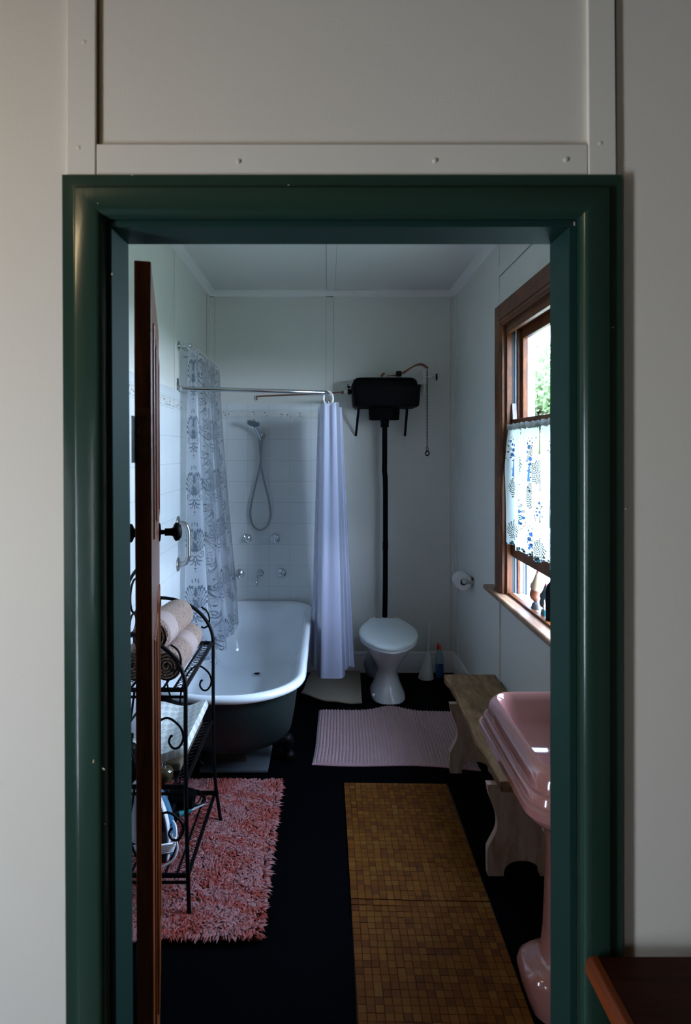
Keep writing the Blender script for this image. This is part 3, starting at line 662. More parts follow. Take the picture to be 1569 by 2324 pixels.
mb.build('vinyl_panel', DAMASK, dc, smooth=180, colors=colr.reshape(-1, 4))
for k in range(11):
    yy = 3.80+k*.088; MB().tube(arc(rx, rz-.006, .017, 0, 360, 18, y=yy), .0018, 6, closed=False).build('curtain_ring', WHITEPL, dc)

# plain white curtain gathered on the end of the shower rail
wc = T('shower_curtain', 'plain white fabric shower curtain gathered at the rail corner beside the cistern', 'curtain', (.01, 4.05, 2.0))
ztp, zbt = 1.935, .25
def pxX(px, Y): return XW(px, Y)
def panel(tops, bots, zt, zb, name, nu=90, nv=90):
    a_ = spline([(p[0], p[1], 0) for p in tops], 14); b__ = spline([(p[0], p[1], 0) for p in bots], 14)
    def fn(u, v):
        i = u*(len(a_)-1); k = min(int(i), len(a_)-2); f = i-k
        p = a_[k]*(1-f)+a_[k+1]*f; q = b__[k]*(1-f)+b__[k+1]*f; r = p*(1-v)+q*v
        zz0 = zt[0]+(zt[1]-zt[0])*u if isinstance(zt, tuple) else zt; zz1 = zb[0]+(zb[1]-zb[0])*u if isinstance(zb, tuple) else zb
        return (r.x, r.y, zz0+(zz1-zz0)*v)
    return MB().grid(nu, nv, fn).build(name, WHITEC, wc, smooth=180)
panel([(XW(726, 4.06), 4.06), (XW(738, 4.05), 4.03), (XW(748, 4.04), 4.05), (XW(755, 4.06), 4.03), (XW(763, 4.05), 4.035), (XW(770, 4.05), 4.07)],
      [(XW(719, 4.0), 4.06), (XW(728, 4.0), 4.00), (XW(745, 4.0), 3.995), (XW(764, 4.0), 3.99), (XW(778, 4.0), 4.00), (XW(784, 4.0), 4.05)], (1.945, 1.955), (.222, .225), 'front_panel')
panel([(XW(762, 4.1), 4.10), (XW(768, 4.12), 4.09), (XW(771, 4.14), 4.14), (XW(776, 4.18), 4.15), (XW(774, 4.2), 4.22), (XW(768, 4.3), 4.30)],
      [(XW(770, 4.1), 4.10), (XW(786, 4.12), 4.07), (XW(792, 4.2), 4.16), (XW(803, 4.25), 4.17), (XW(800, 4.3), 4.28), (XW(780, 4.4), 4.36)], 1.93, (.26, .22), 'side_fold')
panel([(XW(762, 4.4), 4.42), (XW(750, 4.38), 4.36), (XW(735, 4.36), 4.40), (XW(726, 4.3), 4.30), (XW(722, 4.2), 4.24), (XW(724, 4.1), 4.10)],
      [(XW(770, 4.5), 4.50), (XW(745, 4.48), 4.46), (XW(722, 4.42), 4.44), (XW(709, 4.36), 4.36), (XW(706, 4.3), 4.26), (XW(712, 4.1), 4.14)], 1.93, (.23, .24), 'back_fold')
for k, yy in enumerate((4.04, 4.075, 4.12, 4.17, 4.23, 4.30)):
    MB().tube(arc(.006+(k % 2)*.004, rzz-.032, .030, 80, 440, 22, y=yy, rz=.044), .0024 if k < 2 else .0018, 8).build('curtain_ring', WHITEPL, wc)

# ---------------------------------------------------------------- grab bar
gb = T('grab_bar', 'short brushed steel grab bar on the tiled left wall above the bath rim', 'grab bar', (XL, 3.74, 1.1))
gy = 3.72; za, zb = ZW(1187, gy), ZW(1281, gy); gx = XL+.008
for zz in (za, zb): MB().lathe([(.041, 0), (.041, .004), (.038, .007), (.019, .008)], (gx, gy, zz), 'X', 26).build('flange', STEEL, gb)
MB().tube(spline([(gx+.003, gy, za), (gx+.025, gy, za-.001), (gx+.048, gy, za-.012), (gx+.062, gy, za-.045), (gx+.064, gy, za-.08), (gx+.064, gy, zb+.08), (gx+.062, gy, zb+.045), (gx+.048, gy, zb+.012), (gx+.025, gy, zb+.001), (gx+.003, gy, zb)], 6), .0135, 16).build('grip', STEEL, gb)

# ---------------------------------------------------------------- high cistern
ci = T('cistern', 'black high-level toilet cistern on wall brackets with rust-brown flush lever', 'cistern', (.42, 4.6, 1.95))
cy0, cy1 = 4.47, 4.735; cz0, cz1 = 1.955, 2.112
xa, xb = XW(800, cy0), XW(957, cy0)
def rb(x0, x1, y0, y1, z, r): return rrect(x0, x1, y0, y1, r, r, z, 6)
MB().loops([rb(xa+.035, xb-.035, cy0+.03, cy1-.01, cz0, .02), rb(xa+.016, xb-.016, cy0+.012, cy1, cz0+.006, .03), rb(xa+.009, xb-.009, cy0+.006, cy1, cz0+.022, .035), rb(xa, xb, cy0, cy1, cz1-.012, .035), rb(xa-.003, xb+.003, cy0-.003, cy1, cz1-.010, .035), rb(xa-.003, xb+.003, cy0-.003, cy1, cz1, .035)]).build('tank', BLACKP, ci, smooth=35)
lx0, lx1 = XW(799, cy0)+.006, XW(950, cy0)
MB().loops([rb(lx0, lx1, cy0+.004, cy1, cz1, .035), rb(lx0+.002, lx1-.002, cy0+.005, cy1, cz1+.018, .035), rb(lx0+.010, lx1-.010, cy0+.012, cy1, cz1+.036, .03), rb(lx0+.028, lx1-.028, cy0+.026, cy1-.01, cz1+.049, .03), rb(lx0+.06, lx1-.06, cy0+.05, cy1-.03, cz1+.054, .03)]).build('lid', BLACKP, ci, smooth=35)
sxa, sxb = XW(838.5, 4.53), XW(910, 4.53); sc_ = (sxa+sxb)/2; sr = (sxb-sxa)/2
MB().lathe([(sr*.92, 1.868), (sr*.97, 1.872), (sr, 1.92), (sr, 1.962)], (sc_, 4.60, 0), n=36, sy=.62).build('sump', BLACKP, ci)
pxx = XW(873.5, 4.62)
MB().lathe([(.023, 1.815), (.030, 1.818), (.030, 1.835), (.026, 1.838), (.031, 1.848), (.031, 1.870)], (pxx, 4.62, 0), n=20).build('pipe_nut', BLACKP, ci)
MB().tube(spline([(pxx, 4.62, 1.86), (pxx, 4.62, 1.60), (pxx-.001, 4.62, 1.50), (pxx+.005, 4.625, 1.40), (pxx+.005, 4.625, .95), (pxx+.004, 4.63, .60), (pxx+.002, 4.64, .44)], 8), .0185, 18).build('flush_pipe', BLACKP, ci)
MB().lathe([(.0205, .93), (.0205, .99)], (pxx+.005, 4.625, 0), n=18).build('pipe_joint', BLACKP, ci)
for k, (pb, pf) in enumerate(((808, 815), (919.5, 925))):
    xk = XW(pb, 4.75); wk = .0075
    MB().box(xk-wk, xk+wk, YB-.004, YB, ZW(1013, YB), cz0).build('bracket_plate', mat('pale_bracket_paint', (.62, .65, .66), .5), ci, smooth=0)
    xf = XW(pf, 4.52); zlo = ZW(990, YB)
    MB().add([(xk-.0085, YB-.005, zlo), (xk+.0085, YB-.005, zlo), (xf+.0085, 4.52, cz0+.004), (xf-.0085, 4.52, cz0+.004), (xk-.0085, YB-.005, zlo+.008), (xk+.0085, YB-.005, zlo+.008), (xf+.0085, 4.535, cz0+.008), (xf-.0085, 4.535, cz0+.008)],
             [(3, 2, 1, 0), (4, 5, 6, 7), (0, 1, 5, 4), (1, 2, 6, 5), (2, 3, 7, 6), (3, 0, 4, 7)]).build('bracket_arm', BLACKI, ci, smooth=0)
    MB().box(xk-.0085, xk+.0085, 4.50, YB, cz0-.004, cz0+.002).build('bracket_shelf', BLACKI, ci, smooth=0)
LYV = 4.56
def LP(px, py): x_, y_, z_ = P(px, py, LYV); return (x_, z_)
up = [LP(*p) for p in ((874.5, 853.5), (894, 851), (912, 845), (934, 832), (945, 826), (955, 824), (963, 826), (970, 832), (973, 835))]
lo = [LP(*p) for p in ((970, 838), (965, 834), (957, 829.5), (948, 830), (938, 834), (928, 841), (917, 849), (913, 848), (908, 853.5), (880, 854))]
MB().prism((up+lo)[::-1], LYV-.007, LYV+.007, 'Y').build('lever', IRONP, ci, smooth=0, bevel=.002)
MB().lathe([(.0085, -.009), (.010, 0), (.0085, .009)], (XW(969.5, LYV), LYV, ZW(834, LYV)), 'Y', 16).build('lever_eye', IRONP, ci)
x_, y_, z_ = P(906, 848, LYV); MB().box(x_-.021, x_+.018, LYV-.022, LYV+.022, z_-.020, z_+.018).build('lever_pivot', BLACKI, ci, smooth=0, bevel=.006)
MB().tube([P(866, 855, LYV), P(868, 850.5, LYV), P(873, 847, LYV)], .0075, 8).build('lid_hook', IRONP, ci)
# supply: left inlet, right valve
x_, y_, z_ = P(797, 889, 4.60)
MB().lathe([(.014, -.022), (.020, -.02), (.020, -.004), (.015, 0), (.015, .02)], (x_-.002, 4.60, z_), 'X', 14).build('inlet_nut', BLACKP, ci)
MB().lathe([(.010, -.045), (.011, -.022)], (x_-.002, 4.60, z_), 'X', 14).build('inlet_tail', WHITEPL, ci)
MB().box(x_-.026, x_-.004, 4.59, 4.61, z_+.026, z_+.040).box(x_-.026, x_-.020, 4.59, 4.61, z_+.03, z_+.052).build('tank_lug', BLACKP, ci, smooth=0, bevel=.002)
cp = T('copper_pipe', 'thin aged copper water pipe running along the back wall to the cistern', 'pipe', P(585, 900, 4.72))
MB().tube(spline([P(583, 908, 4.735), P(583, 901, 4.735), P(587, 899.5, 4.73), P(640, 897, 4.72), P(700, 894.5, 4.70), P(745, 892.5, 4.66), P(760, 891, 4.61), P(779, 890.5, 4.60)], 8), .0055, 10).build('pipe_run', COPPER, cp)
MB().lathe([(.0105, -.008), (.0125, -.006), (.0125, .006), (.0105, .008)], (XW(778, 4.6), 4.60, ZW(890.5, 4.6)), 'X', 6).build('compression_nut', COPPER, cp)
va = T('water_valve', 'white painted pipe and stop valve with small dark handle right of the cistern', 'valve', P(963, 868, 4.70))
vx, vy, vz = P(963, 868, 4.72)
MB().tube([(vx, 4.73, ZW(842, 4.73)), (vx, 4.73, ZW(895, 4.73))], .0095, 12).ball((vx, 4.725, ZW(852, 4.73)), .0145).lathe([(.012, -.02), (.018, -.016), (.018, .016), (.012, .02)], (vx-.001, 4.725, ZW(866, 4.73)), 'Z', 14).tube([(vx, 4.725, ZW(856, 4.72)), (XW(980, 4.72), 4.715, ZW(856, 4.72))], .0065, 10).build('valve_body', WHITEPL, va)
MB().tube([(XW(979, 4.71), 4.715, ZW(856, 4.72)), (XW(990, 4.71), 4.712, ZW(856, 4.72))], .0035, 8).build('spindle', STEEL, va)
MB().lathe([(.006, -.007), (.007, 0), (.006, .007)], (XW(991.5, 4.71), 4.712, ZW(856, 4.72)), 'X', 10).tube([(XW(991.5, 4.71), 4.712, ZW(848.5, 4.72)), (XW(991.5, 4.71), 4.712, ZW(863.5, 4.72))], [.0065, .0065], 8).build('tee_handle', BLACKI, va)
# pull chain
chn = T('pull_chain', 'dark metal pull chain with an end ring hanging from the flush lever', 'chain', P(970, 838, LYV))
zc0, zc1 = ZW(838, LYV), ZW(1014, LYV); nlk = 46; xc = XW(970, LYV)
mb = MB()
for i in range(nlk):
    zc = zc0+(zc1-zc0)*(i+.5)/nlk; h_ = (zc0-zc1)/nlk*.66; pl = []
    for k in range(10):
        a = 2*PI*k/10; uu_, ww_ = .0052*math.cos(a), h_*math.sin(a)
        pl.append((xc+(uu_ if i % 2 else uu_*.35), LYV+(0 if i % 2 else uu_), zc+ww_))
    mb.tube(pl, .0015, 5, closed=True)
mb.build('chain_links', BLACKI, chn)
def ring(mb, cx_, cz_, a, b, r, y): mb.tube([(cx_+a*math.cos(t*2*PI/20), y, cz_+b*math.sin(t*2*PI/20)) for t in range(20)], r, 7, closed=True)
mb = MB(); ring(mb, xc, ZW(1018.5, LYV), .0075, .013, .0022, LYV); ring(mb, xc, ZW(1029, LYV), .0135, .0155, .0042, LYV); mb.box(xc-.004, xc+.004, LYV-.003, LYV+.003, ZW(1034.5, LYV), ZW(1032, LYV)); mb.build('end_ring', BLACKI, chn)

# ---------------------------------------------------------------- toilet
to = T('toilet', 'white porcelain toilet with closed lid on a narrow waisted pedestal', 'toilet', (.41, 4.3, 0))
tx = .4085
def ell(z, hw, yf, yb, n=36, p=2.2):
    out = []
    yc, hl = (yf+yb)/2, (yb-yf)/2
    for i in range(n):
        a = 2*PI*i/n; c, s_ = math.cos(a), math.sin(a)
        out.append((tx+hw*math.copysign(abs(c)**(2/p), c), yc+hl*math.copysign(abs(s_)**(2/p), s_), z))
    return out
MB().loops([ell(0, .112, 4.140, 4.56, p=2.8), ell(.006, .116, 4.135, 4.56, p=2.8), ell(.022, .114, 4.142, 4.55, p=2.6), ell(.05, .100, 4.165, 4.53), ell(.09, .083, 4.195, 4.52), ell(.135, .071, 4.215, 4.52), ell(.165, .070, 4.215, 4.54),
            ell(.20, .082, 4.195, 4.56), ell(.25, .107, 4.145, 4.58), ell(.31, .138, 4.085, 4.60), ell(.36, .160, 4.040, 4.60), ell(.385, .168, 4.025, 4.60), ell(.395, .168, 4.025, 4.60), ell(.398, .150, 4.05, 4.58)]).build('pedestal_bowl', PORC, to, smooth=50)
tilt = .060
LYB, LYF = 4.51, 4.00
def lidloop(dz, inset, scale=1.0):
    hv = [(0, .119), (.03, .126), (.08, .152), (.13, .176), (.19, .193), (.25, .199), (.31, .193), (.37, .172), (.42, .142), (.46, .105), (.49, .062), (.505, .03), (.51, 0)]
    L_ = []
    right = []
    for v_, h_ in hv:
        t = v_/.51; h2 = max(0, h_-inset*(1 if h_ > .03 else h_/.03)); v2 = inset+(v_)*(1-2*inset/.51)
        right.append((h2, LYB-v2, .473-tilt*v2/.51+dz))
    out = [(tx+a, b, c) for a, b, c in right]+[(tx-a, b, c) for a, b, c in right[-2::-1]]
    return out
def dense(l, k=3):
    s_ = spline(l, k); return s_
def LL(dz, ins): return [tuple(p) for p in dense(lidloop(dz, ins))]
MB().loops([LL(-.046, .012), LL(-.044, .006), LL(-.036, .003), LL(-.026, .005)]).build('seat', mat('white_seat_plastic', (.72, .75, .75), .15, coat=.3), to, smooth=50)
MB().loops([LL(-.024, .006), LL(-.022, .002), LL(-.012, .001), LL(-.004, .006), LL(.001, .018), LL(.003, .05)]).build('lid', mat('pale_lid_plastic', (.66, .71, .70), .12, coat=.4), to, smooth=50)
for s_ in (-1, 1): MB().lathe([(.012, .425), (.012, .46), (.006, .465)], (tx+s_*.075, 4.53, 0), n=14).build('hinge_post', WHITEPL, to)
MB().loops([ell(.30, .10, 4.48, 4.62), ell(.395, .11, 4.46, 4.63), ell(.425, .11, 4.46, 4.63), ell(.43, .09, 4.48, 4.61)]).build('rear_ledge', PORC, to, smooth=50)
MB().tube(spline([(tx-.02, 4.50, .12), (tx-.085, 4.47, .10), (tx-.11, 4.50, .14), (tx-.095, 4.58, .15), (tx-.07, 4.70, .15)], 6), .042, 14).build('trap_outlet', mat('grey_trap_pipe', (.16, .18, .20), .5), to)
MB().ball((tx-.104, 4.20, .040), .012, sy=.8).build('fixing_cap', PORC, to)

# toilet brush, cleaner bottle, roll
x, y, z = P(969, 1538, 4.60)
br = T('toilet_brush', 'white toilet brush standing in a conical holder between toilet and corner', 'toilet brush', (x, 4.62, 0))
MB().loops([[(x+(r*math.cos(a*PI/12)+off), 4.62+r*math.sin(a*PI/12), h) for a in range(24)] for r, h, off in ((.050, 0, -.002), (.056, .004, -.002), (.056, .012, -.002), (.046, .05, .001), (.034, .10, .005), (.024, .145, .009), (.018, .175, .011), (.016, .19, .011))]).build('holder', WHITEPL, br, smooth=50)
MB().tube(spline([(x+.012, 4.62, .185), (x+.013, 4.62, .25), (x+.016, 4.62, .32), (x+.022, 4.62, .37), (x+.020, 4.62, .405)], 6), [.0075]*6+[.008]*6+[.009]*6+[.0085]*6+[.005], 12).build('brush_handle', WHITEPL, br)
x, y, z = P(998, 1535, 4.64)
bo = T('cleaner_bottle', 'blue toilet cleaner bottle with red cap on the floor beside the brush', 'bottle', (x, 4.64, 0))
bp = [(.026, .0), (.030, .004), (.030, .03), (.030, .10), (.029, .145), (.024, .175), (.018, .196), (.015, .205)]
MB().lathe([q for q in bp if q[1] <= .10], (x, 4.64, 0), n=24, sy=.6).build('liquid_body', BLUEL, bo, smooth=50)
MB().lathe([q for q in bp if q[1] >= .10], (x, 4.64, 0), n=24, sy=.6).build('upper_body', CLEARB, bo, smooth=50)
MB().tube([(x-.002, 4.64, .205), (x-.003, 4.64, .222), (x-.006, 4.636, .240), (x-.010, 4.63, .248)], [.0155, .0155, .011, .006], 14).build('cap', REDCAP, bo)
MB().box(x-.016, x+.012, 4.619, 4.6235, .08, .088).box(x-.012, x+.016, 4.619, 4.6235, .094, .104).build('label_bars', mat('dark_blue_label', (.01, .02, .16), .4), bo, smooth=0)
rc = Vector((XR-.067, 4.19, ZW(1320, 4.16)))
tr_ = T('toilet_roll', 'white toilet roll hanging on the right wall below the corner', 'toilet roll', tuple(rc))
def tubey(r0, r1, ya, yb, m, nm): MB().loops([[(rc.x+r*math.cos(a*PI/16), yy, rc.z+r*math.sin(a*PI/16)) for a in range(32)] for r, yy in ((r0, ya), (r1, ya), (r1+.0, yb), (r0, yb), (r0, ya))], False, False).build(nm, m, tr_, smooth=40)
tubey(.0225, .0525, rc.y-.05, rc.y+.06, PAPER, 'paper'); tubey(.0210, .0225, rc.y-.05, rc.y+.06, mat('grey_card_core', (.30, .28, .28), .9), 'core')
th = T('toilet_roll_holder', 'chrome holder arm carrying the toilet roll on the right wall', 'toilet roll holder', (XR, 4.19, rc.z))
MB().box(XR-.004, XR, rc.y-.06, rc.y+.04, rc.z-.008, rc.z+.028).build('wall_plate', CHROME, th, smooth=0, bevel=.002)
MB().box(rc.x-.004, XR-.002, rc.y-.064, rc.y-.060, rc.z-.010, rc.z+.013).build('side_arm', STEEL, th, smooth=0, bevel=.003)
MB().lathe([(.0145, -.066), (.0145, .055)], (rc.x, rc.y, rc.z+.008), 'Y', 16).build('spindle', CHROME, th)

# ---------------------------------------------------------------- pedestal basin
ba = T('washbasin', 'pink porcelain pedestal washbasin under the window at the right', 'washbasin', (.74, 1.95, 0))
bx0, bx1, by0, by1 = .532, .945, 1.650, 2.305; bzt = .800
def bl(d, z, r=.075, dw=0):
    r = max(r, .012); n = 7; out = []
    X0, X1, Y0, Y1 = bx0+d, bx1-dw, by0+d, by1-d
    for cx_, cyy, a0, rr in ((X1-.012, Y1-.012, 0, .012), (X0+r, Y1-r, 90, r), (X0+r, Y0+r, 180, r), (X1-.012, Y0+.012, 270, .012)):
        for i in range(n+1):
            a = math.radians(a0+90*i/n); out.append((cx_+rr*math.cos(a), cyy+rr*math.sin(a), z))
    return out
outer = [bl(.085, .595, .08), bl(.050, .618, .08), bl(.024, .645, .08), bl(.012, .663, .08), bl(.009, .674, .08), bl(.000, .677, .08), bl(-.001, .700, .08), bl(.003, .704, .08), bl(.010, .706, .08), bl(.012, .730, .08), bl(.015, .734, .08), bl(.022, .736, .08), bl(.024, .762, .08), bl(.028, .776, .08), bl(.036, .788, .075), bl(.043, .792, .072)]
def bi(d, z, r): # bowl opening inside the back ledge
    n = 7; out = []; X0, X1, Y0, Y1 = bx0+d, bx1-.075-max(0, d-.05), by0+d, by1-d
    for cx_, cyy, a0, rr in ((X1-r, Y1-r, 0, r), (X0+r, Y1-r, 90, r), (X0+r, Y0+r, 180, r), (X1-r, Y0+r, 270, r)):
        for i in range(n+1):
            a = math.radians(a0+90*i/n); out.append((cx_+rr*math.cos(a), cyy+rr*math.sin(a), z))
    return out
inner = [bi(.047, .797, .068), bi(.052, .798, .066), bi(.058, .792, .062), bi(.066, .770, .06), bi(.082, .71, .06), (bi(.105, .655, .05)), bi(.135, .632, .04), bi(.175, .626, .012)]
MB().loops(outer+inner).build('basin_bowl', PINKP, ba, smooth=42)
def pl(z, hx_, hy_, cx_=.766, cyy=1.915, p=3): 
    out = []
    for i in range(40):
        a = 2*PI*i/40; c, s_ = math.cos(a), math.sin(a); out.append((min(cx_+hx_*math.copysign(abs(c)**(2/p), c), .945), cyy+hy_*math.copysign(abs(s_)**(2/p), s_), z))
    return out
MB().loops([pl(0, .163, .105), pl(.008, .165, .107), pl(.05, .180, .108), pl(.095, .190, .105), pl(.115, .184, .098), pl(.126, .165, .090), pl(.130, .132, .084), pl(.143, .118, .082), pl(.22, .112, .082), pl(.40, .104, .082), pl(.54, .106, .086), pl(.60, .118, .10)]).build('pedestal', PINKP, ba, smooth=50)
for yy in (1.80, 2.12): MB().lathe([(.024, .797), (.022, .812), (.012, .815), (.012, .835), (.020, .840), (.022, .856), (.008, .862)], (.905, yy, 0), n=20).build('basin_tap', CHROME, ba)
MB().lathe([(.0001, .6275), (.020, .6275), (.022, .6305), (.020, .632), (.0001, .629)][::-1], (.74, 1.955, 0), n=20).build('waste', CHROME, ba)

# ---------------------------------------------------------------- rustic bench
be = T('bench', 'low rustic timber bench along the right wall beyond the pink basin', 'bench', (.79, 2.98, 0))
zb = .400
bt = MB()
def bench_top():
    L_ = []
    for j in range(40):
        y_ = 2.415+(3.566-2.415)*j/39; wob = .004*math.sin(j*.45)+.002*math.sin(j*1.1+1)-.006*math.sin(j*.16)
        xl = .650+wob+(.006 if j > 38 else 0); xr = .938+.004*math.sin(j*.5)
        L_.append([(xl, y_, zb-.006), (xl+.006, y_, zb), (xl+.05, y_, zb+.001*math.sin(j)), (xl+.14, y_, zb+.002*math.sin(j*.8)), (xr-.05, y_, zb), (xr-.005, y_, zb-.001), (xr, y_, zb-.006), (xr, y_, zb-.040), (xr-.006, y_, zb-.045), (xl+.01, y_, zb-.045+.004*math.sin(j*1.3)), (xl+.002, y_, zb-.036)])
    return L_
bt.loops(bench_top()).build('seat_plank', BENCHW, be, smooth=50, bevel=.003)
MB().box(.71, .88, 2.520, 3.255, .318, .352).build('under_rail', BENCHW, be, smooth=0, bevel=.003)
def leg(y_, x0_, x1_, nm='leg_board'):
    w_ = x1_-x0_; c = (x0_+x1_)/2; out = []
    side = [(0, .002), (.012, 0), (.095, -.001), (.115, .004), (.145, .020), (.175, .034), (.205, .038), (.235, .034), (.27, .022), (.31, .006), (.355, -.002)]
    l_ = spline([(x0_+d, 0, z_) for z_, d in side], 4); r_ = spline([(x1_-d, 0, z_) for z_, d in side][::-1], 4)
    arch = [(c+.010+.071*math.cos(a), 0, .060*max(0, math.sin(a))**.7) for a in np.linspace(0, PI, 15)]
    pts = [(p[0], p[2]) for p in list(l_)+list(r_)+[(q[0], 0, q[2]) for q in arch]]
    return MB().prism(pts, y_, y_+.032, 'Y').build(nm, LEGW, be, smooth=30, bevel=.003)
leg(2.475, .622, .868); leg(3.262, .628, .868)

# ---------------------------------------------------------------- café curtain and things on the sill
CU, CV = 420, 330
cw, chh = .90, .65
PAL = {'navy': (.003, .0035, .010), 'blue': (.008, .026, .08), 'teal': (.012, .036, .034), 'green': (.060, .075, .022), 'brown': (.022, .016, .013), 'sky': (.026, .062, .12), 'olive': (.022, .026, .012), 'base': (.235, .25, .235)}
img = np.zeros((CV, CU, 3)); img[:] = PAL['base']
GX, GY = np.meshgrid(np.linspace(0, cw, CU), np.linspace(0, chh, CV))
def dot(x, y, r, c, r2=None, sx=1.25):
    i0, i1 = int(max(0, (x-r*sx)/cw*CU-1)), int(min(CU, (x+r*sx)/cw*CU+2)); rr = r*(r2 or 1); j0, j1 = int(max(0, (y-rr)/chh*CV-1)), int(min(CV, (y+rr)/chh*CV+2))
    if i1 <= i0 or j1 <= j0: return
    m = np.hypot((GX[j0:j1, i0:i1]-x)/sx, (GY[j0:j1, i0:i1]-y)/(r2 or 1)) < r; img[j0:j1, i0:i1][m] = PAL[c]
def trunk(x, y, h, c, lean=0, w0=.004, w1=.011):
    t = (GY-y)/h; m = (t > 0) & (t < 1) & (np.abs(GX-x-lean*np.sin(t*2.2)) < w0+(w1-w0)*t*t); img[m] = PAL[c]
rg = np.random.RandomState(5)
def crown(x, y, kind):
    if kind == 'flowers':
        trunk(x+.004, y+.045, .095, rg.choice(['teal', 'teal', 'sky']), -.008)
        for q, n in ((.0, 1), (.45, 6), (.82, 11)):
            for k in range(n):
                a = 2*PI*k/n+q*5; dx_, dy_ = math.cos(a)*q*.050, math.sin(a)*q*.070; dx_ *= 1.0-.45*(dy_ > 0)*dy_/.07
                r = rg.choice([.0075, .0105, .0125]) if q < .8 else rg.choice([.0045, .007]); cc = rg.choice(['navy', 'blue', 'olive', 'brown', 'teal', 'blue'])
                dot(x+dx_, y+dy_, r, cc)
                if r > .006: dot(x+dx_, y+dy_, r*.68, 'sky' if cc in ('blue', 'navy') else 'base'); dot(x+dx_, y+dy_, r*.36, cc)
        for k in range(16): a = rg.rand()*6.28; dot(x+math.cos(a)*.052, y+math.sin(a)*.074, .0024, 'navy')
    elif kind in ('leafy', 'round'):
        ry = .066 if kind == 'leafy' else .058; rx = .050 if kind == 'leafy' else .064
        trunk(x, y+.012, .13 if kind == 'leafy' else .075, rg.choice(['sky', 'teal', 'sky']), rg.choice([-.016, .012]), .0028)
        for k in range(150):
            a, q = k*2.399, (k/150)**.5; dot(x+math.cos(a)*q*rx, y+math.sin(a)*q*ry, .0026, ['olive', 'brown', 'navy', 'olive'][k % 4], 1.3)
    elif kind == 'butter':
        for k in range(12): dot(x+rg.normal()*.014, y+(rg.rand()-.5)*.14, .0055, rg.choice(['navy', 'teal', 'blue', 'brown']), .6)
    elif kind == 'trunkonly':
        trunk(x, y, .115, 'green', .003, .006, .013)
        for k in range(26): dot(x+rg.normal()*.018, y-.020+rg.normal()*.016, .0052, rg.choice(['navy', 'teal', 'olive', 'green']))
lay = [[('flowers', .135), ('leafy', .335), ('round', .56)], [('trunkonly', .045), ('leafy', .215), ('butter', .36), ('flowers', .47)], [('flowers', .15), ('butter', .27), ('leafy', .36), ('flowers', .575)], [('trunkonly', .04), ('round', .24), ('flowers', .43), ('round', .60)]]
for c in range(6):
    for k_, yy in lay[c % 4]: crown(.075+c*.145+(.0 if yy < .3 else .02), yy, k_)
for k in range(34): dot(rg.rand()*cw, rg.rand()*chh, .0045, rg.choice(['navy', 'brown', 'sky', 'navy']), .6)
for k in range(150): dot(rg.rand()*cw, chh-.010+rg.normal()*.007, .0055, rg.choice(['navy', 'teal', 'olive']))
cc_ = T('cafe_curtain', 'short white cotton curtain printed with stylised trees across the lower sash', 'curtain', (.962, 2.95, 1.79))
ydir = np.linspace(WY1-.03, WY1-.03-.86, CU)
vs = []
for j in range(CV):
    t = j/(CV-1)
    for i in range(CU):
        s_ = i/(CU-1); f = .010*math.sin(s_*52)+.006*math.sin(s_*23+1.2)+.004*math.sin(s_*90)*(1-t); am = .35+.9*min(1, t*3)
        xx = .960-f*am-.004*math.sin(t*3)
        vs.append((xx, ydir[i]+.004*math.sin(t*5+i*.03)+(.012*math.sin(t*7)*max(0, 1-i/18)), 1.783-(1.783-1.152)*t+(.010*math.sin(s_*31) if t > .97 else 0)*((t-.97)/.03)+.003*math.sin(s_*70)*max(0, 1-t*8)))
mb = MB(); mb.v = vs; mb.f = [(j*CU+i, j*CU+i+1, (j+1)*CU+i+1, (j+1)*CU+i) for j in range(CV-1) for i in range(CU-1)]
cl4 = np.concatenate([img, np.ones((CV, CU, 1))], -1).reshape(-1, 4)
mb.build('printed_panel', CAFE, cc_, smooth=180, colors=cl4)
MB().tube([(.966, WY0+.03, 1.774), (.966, WY1-.022, 1.774)], .0022, 6).build('curtain_wire', STEEL, cc_)
mbh = MB().grid(200, 8, lambda u, v: (.953-.005*math.sin(u*52)-.003*math.sin(u*90)-.0015, WY1-.03-.86*u, 1.786-.030*v+.003*math.sin(u*70)))
mbh.build('header_hem', cloth('cotton_header', (.26, .26, .23), transl=.25), cc_, smooth=180)

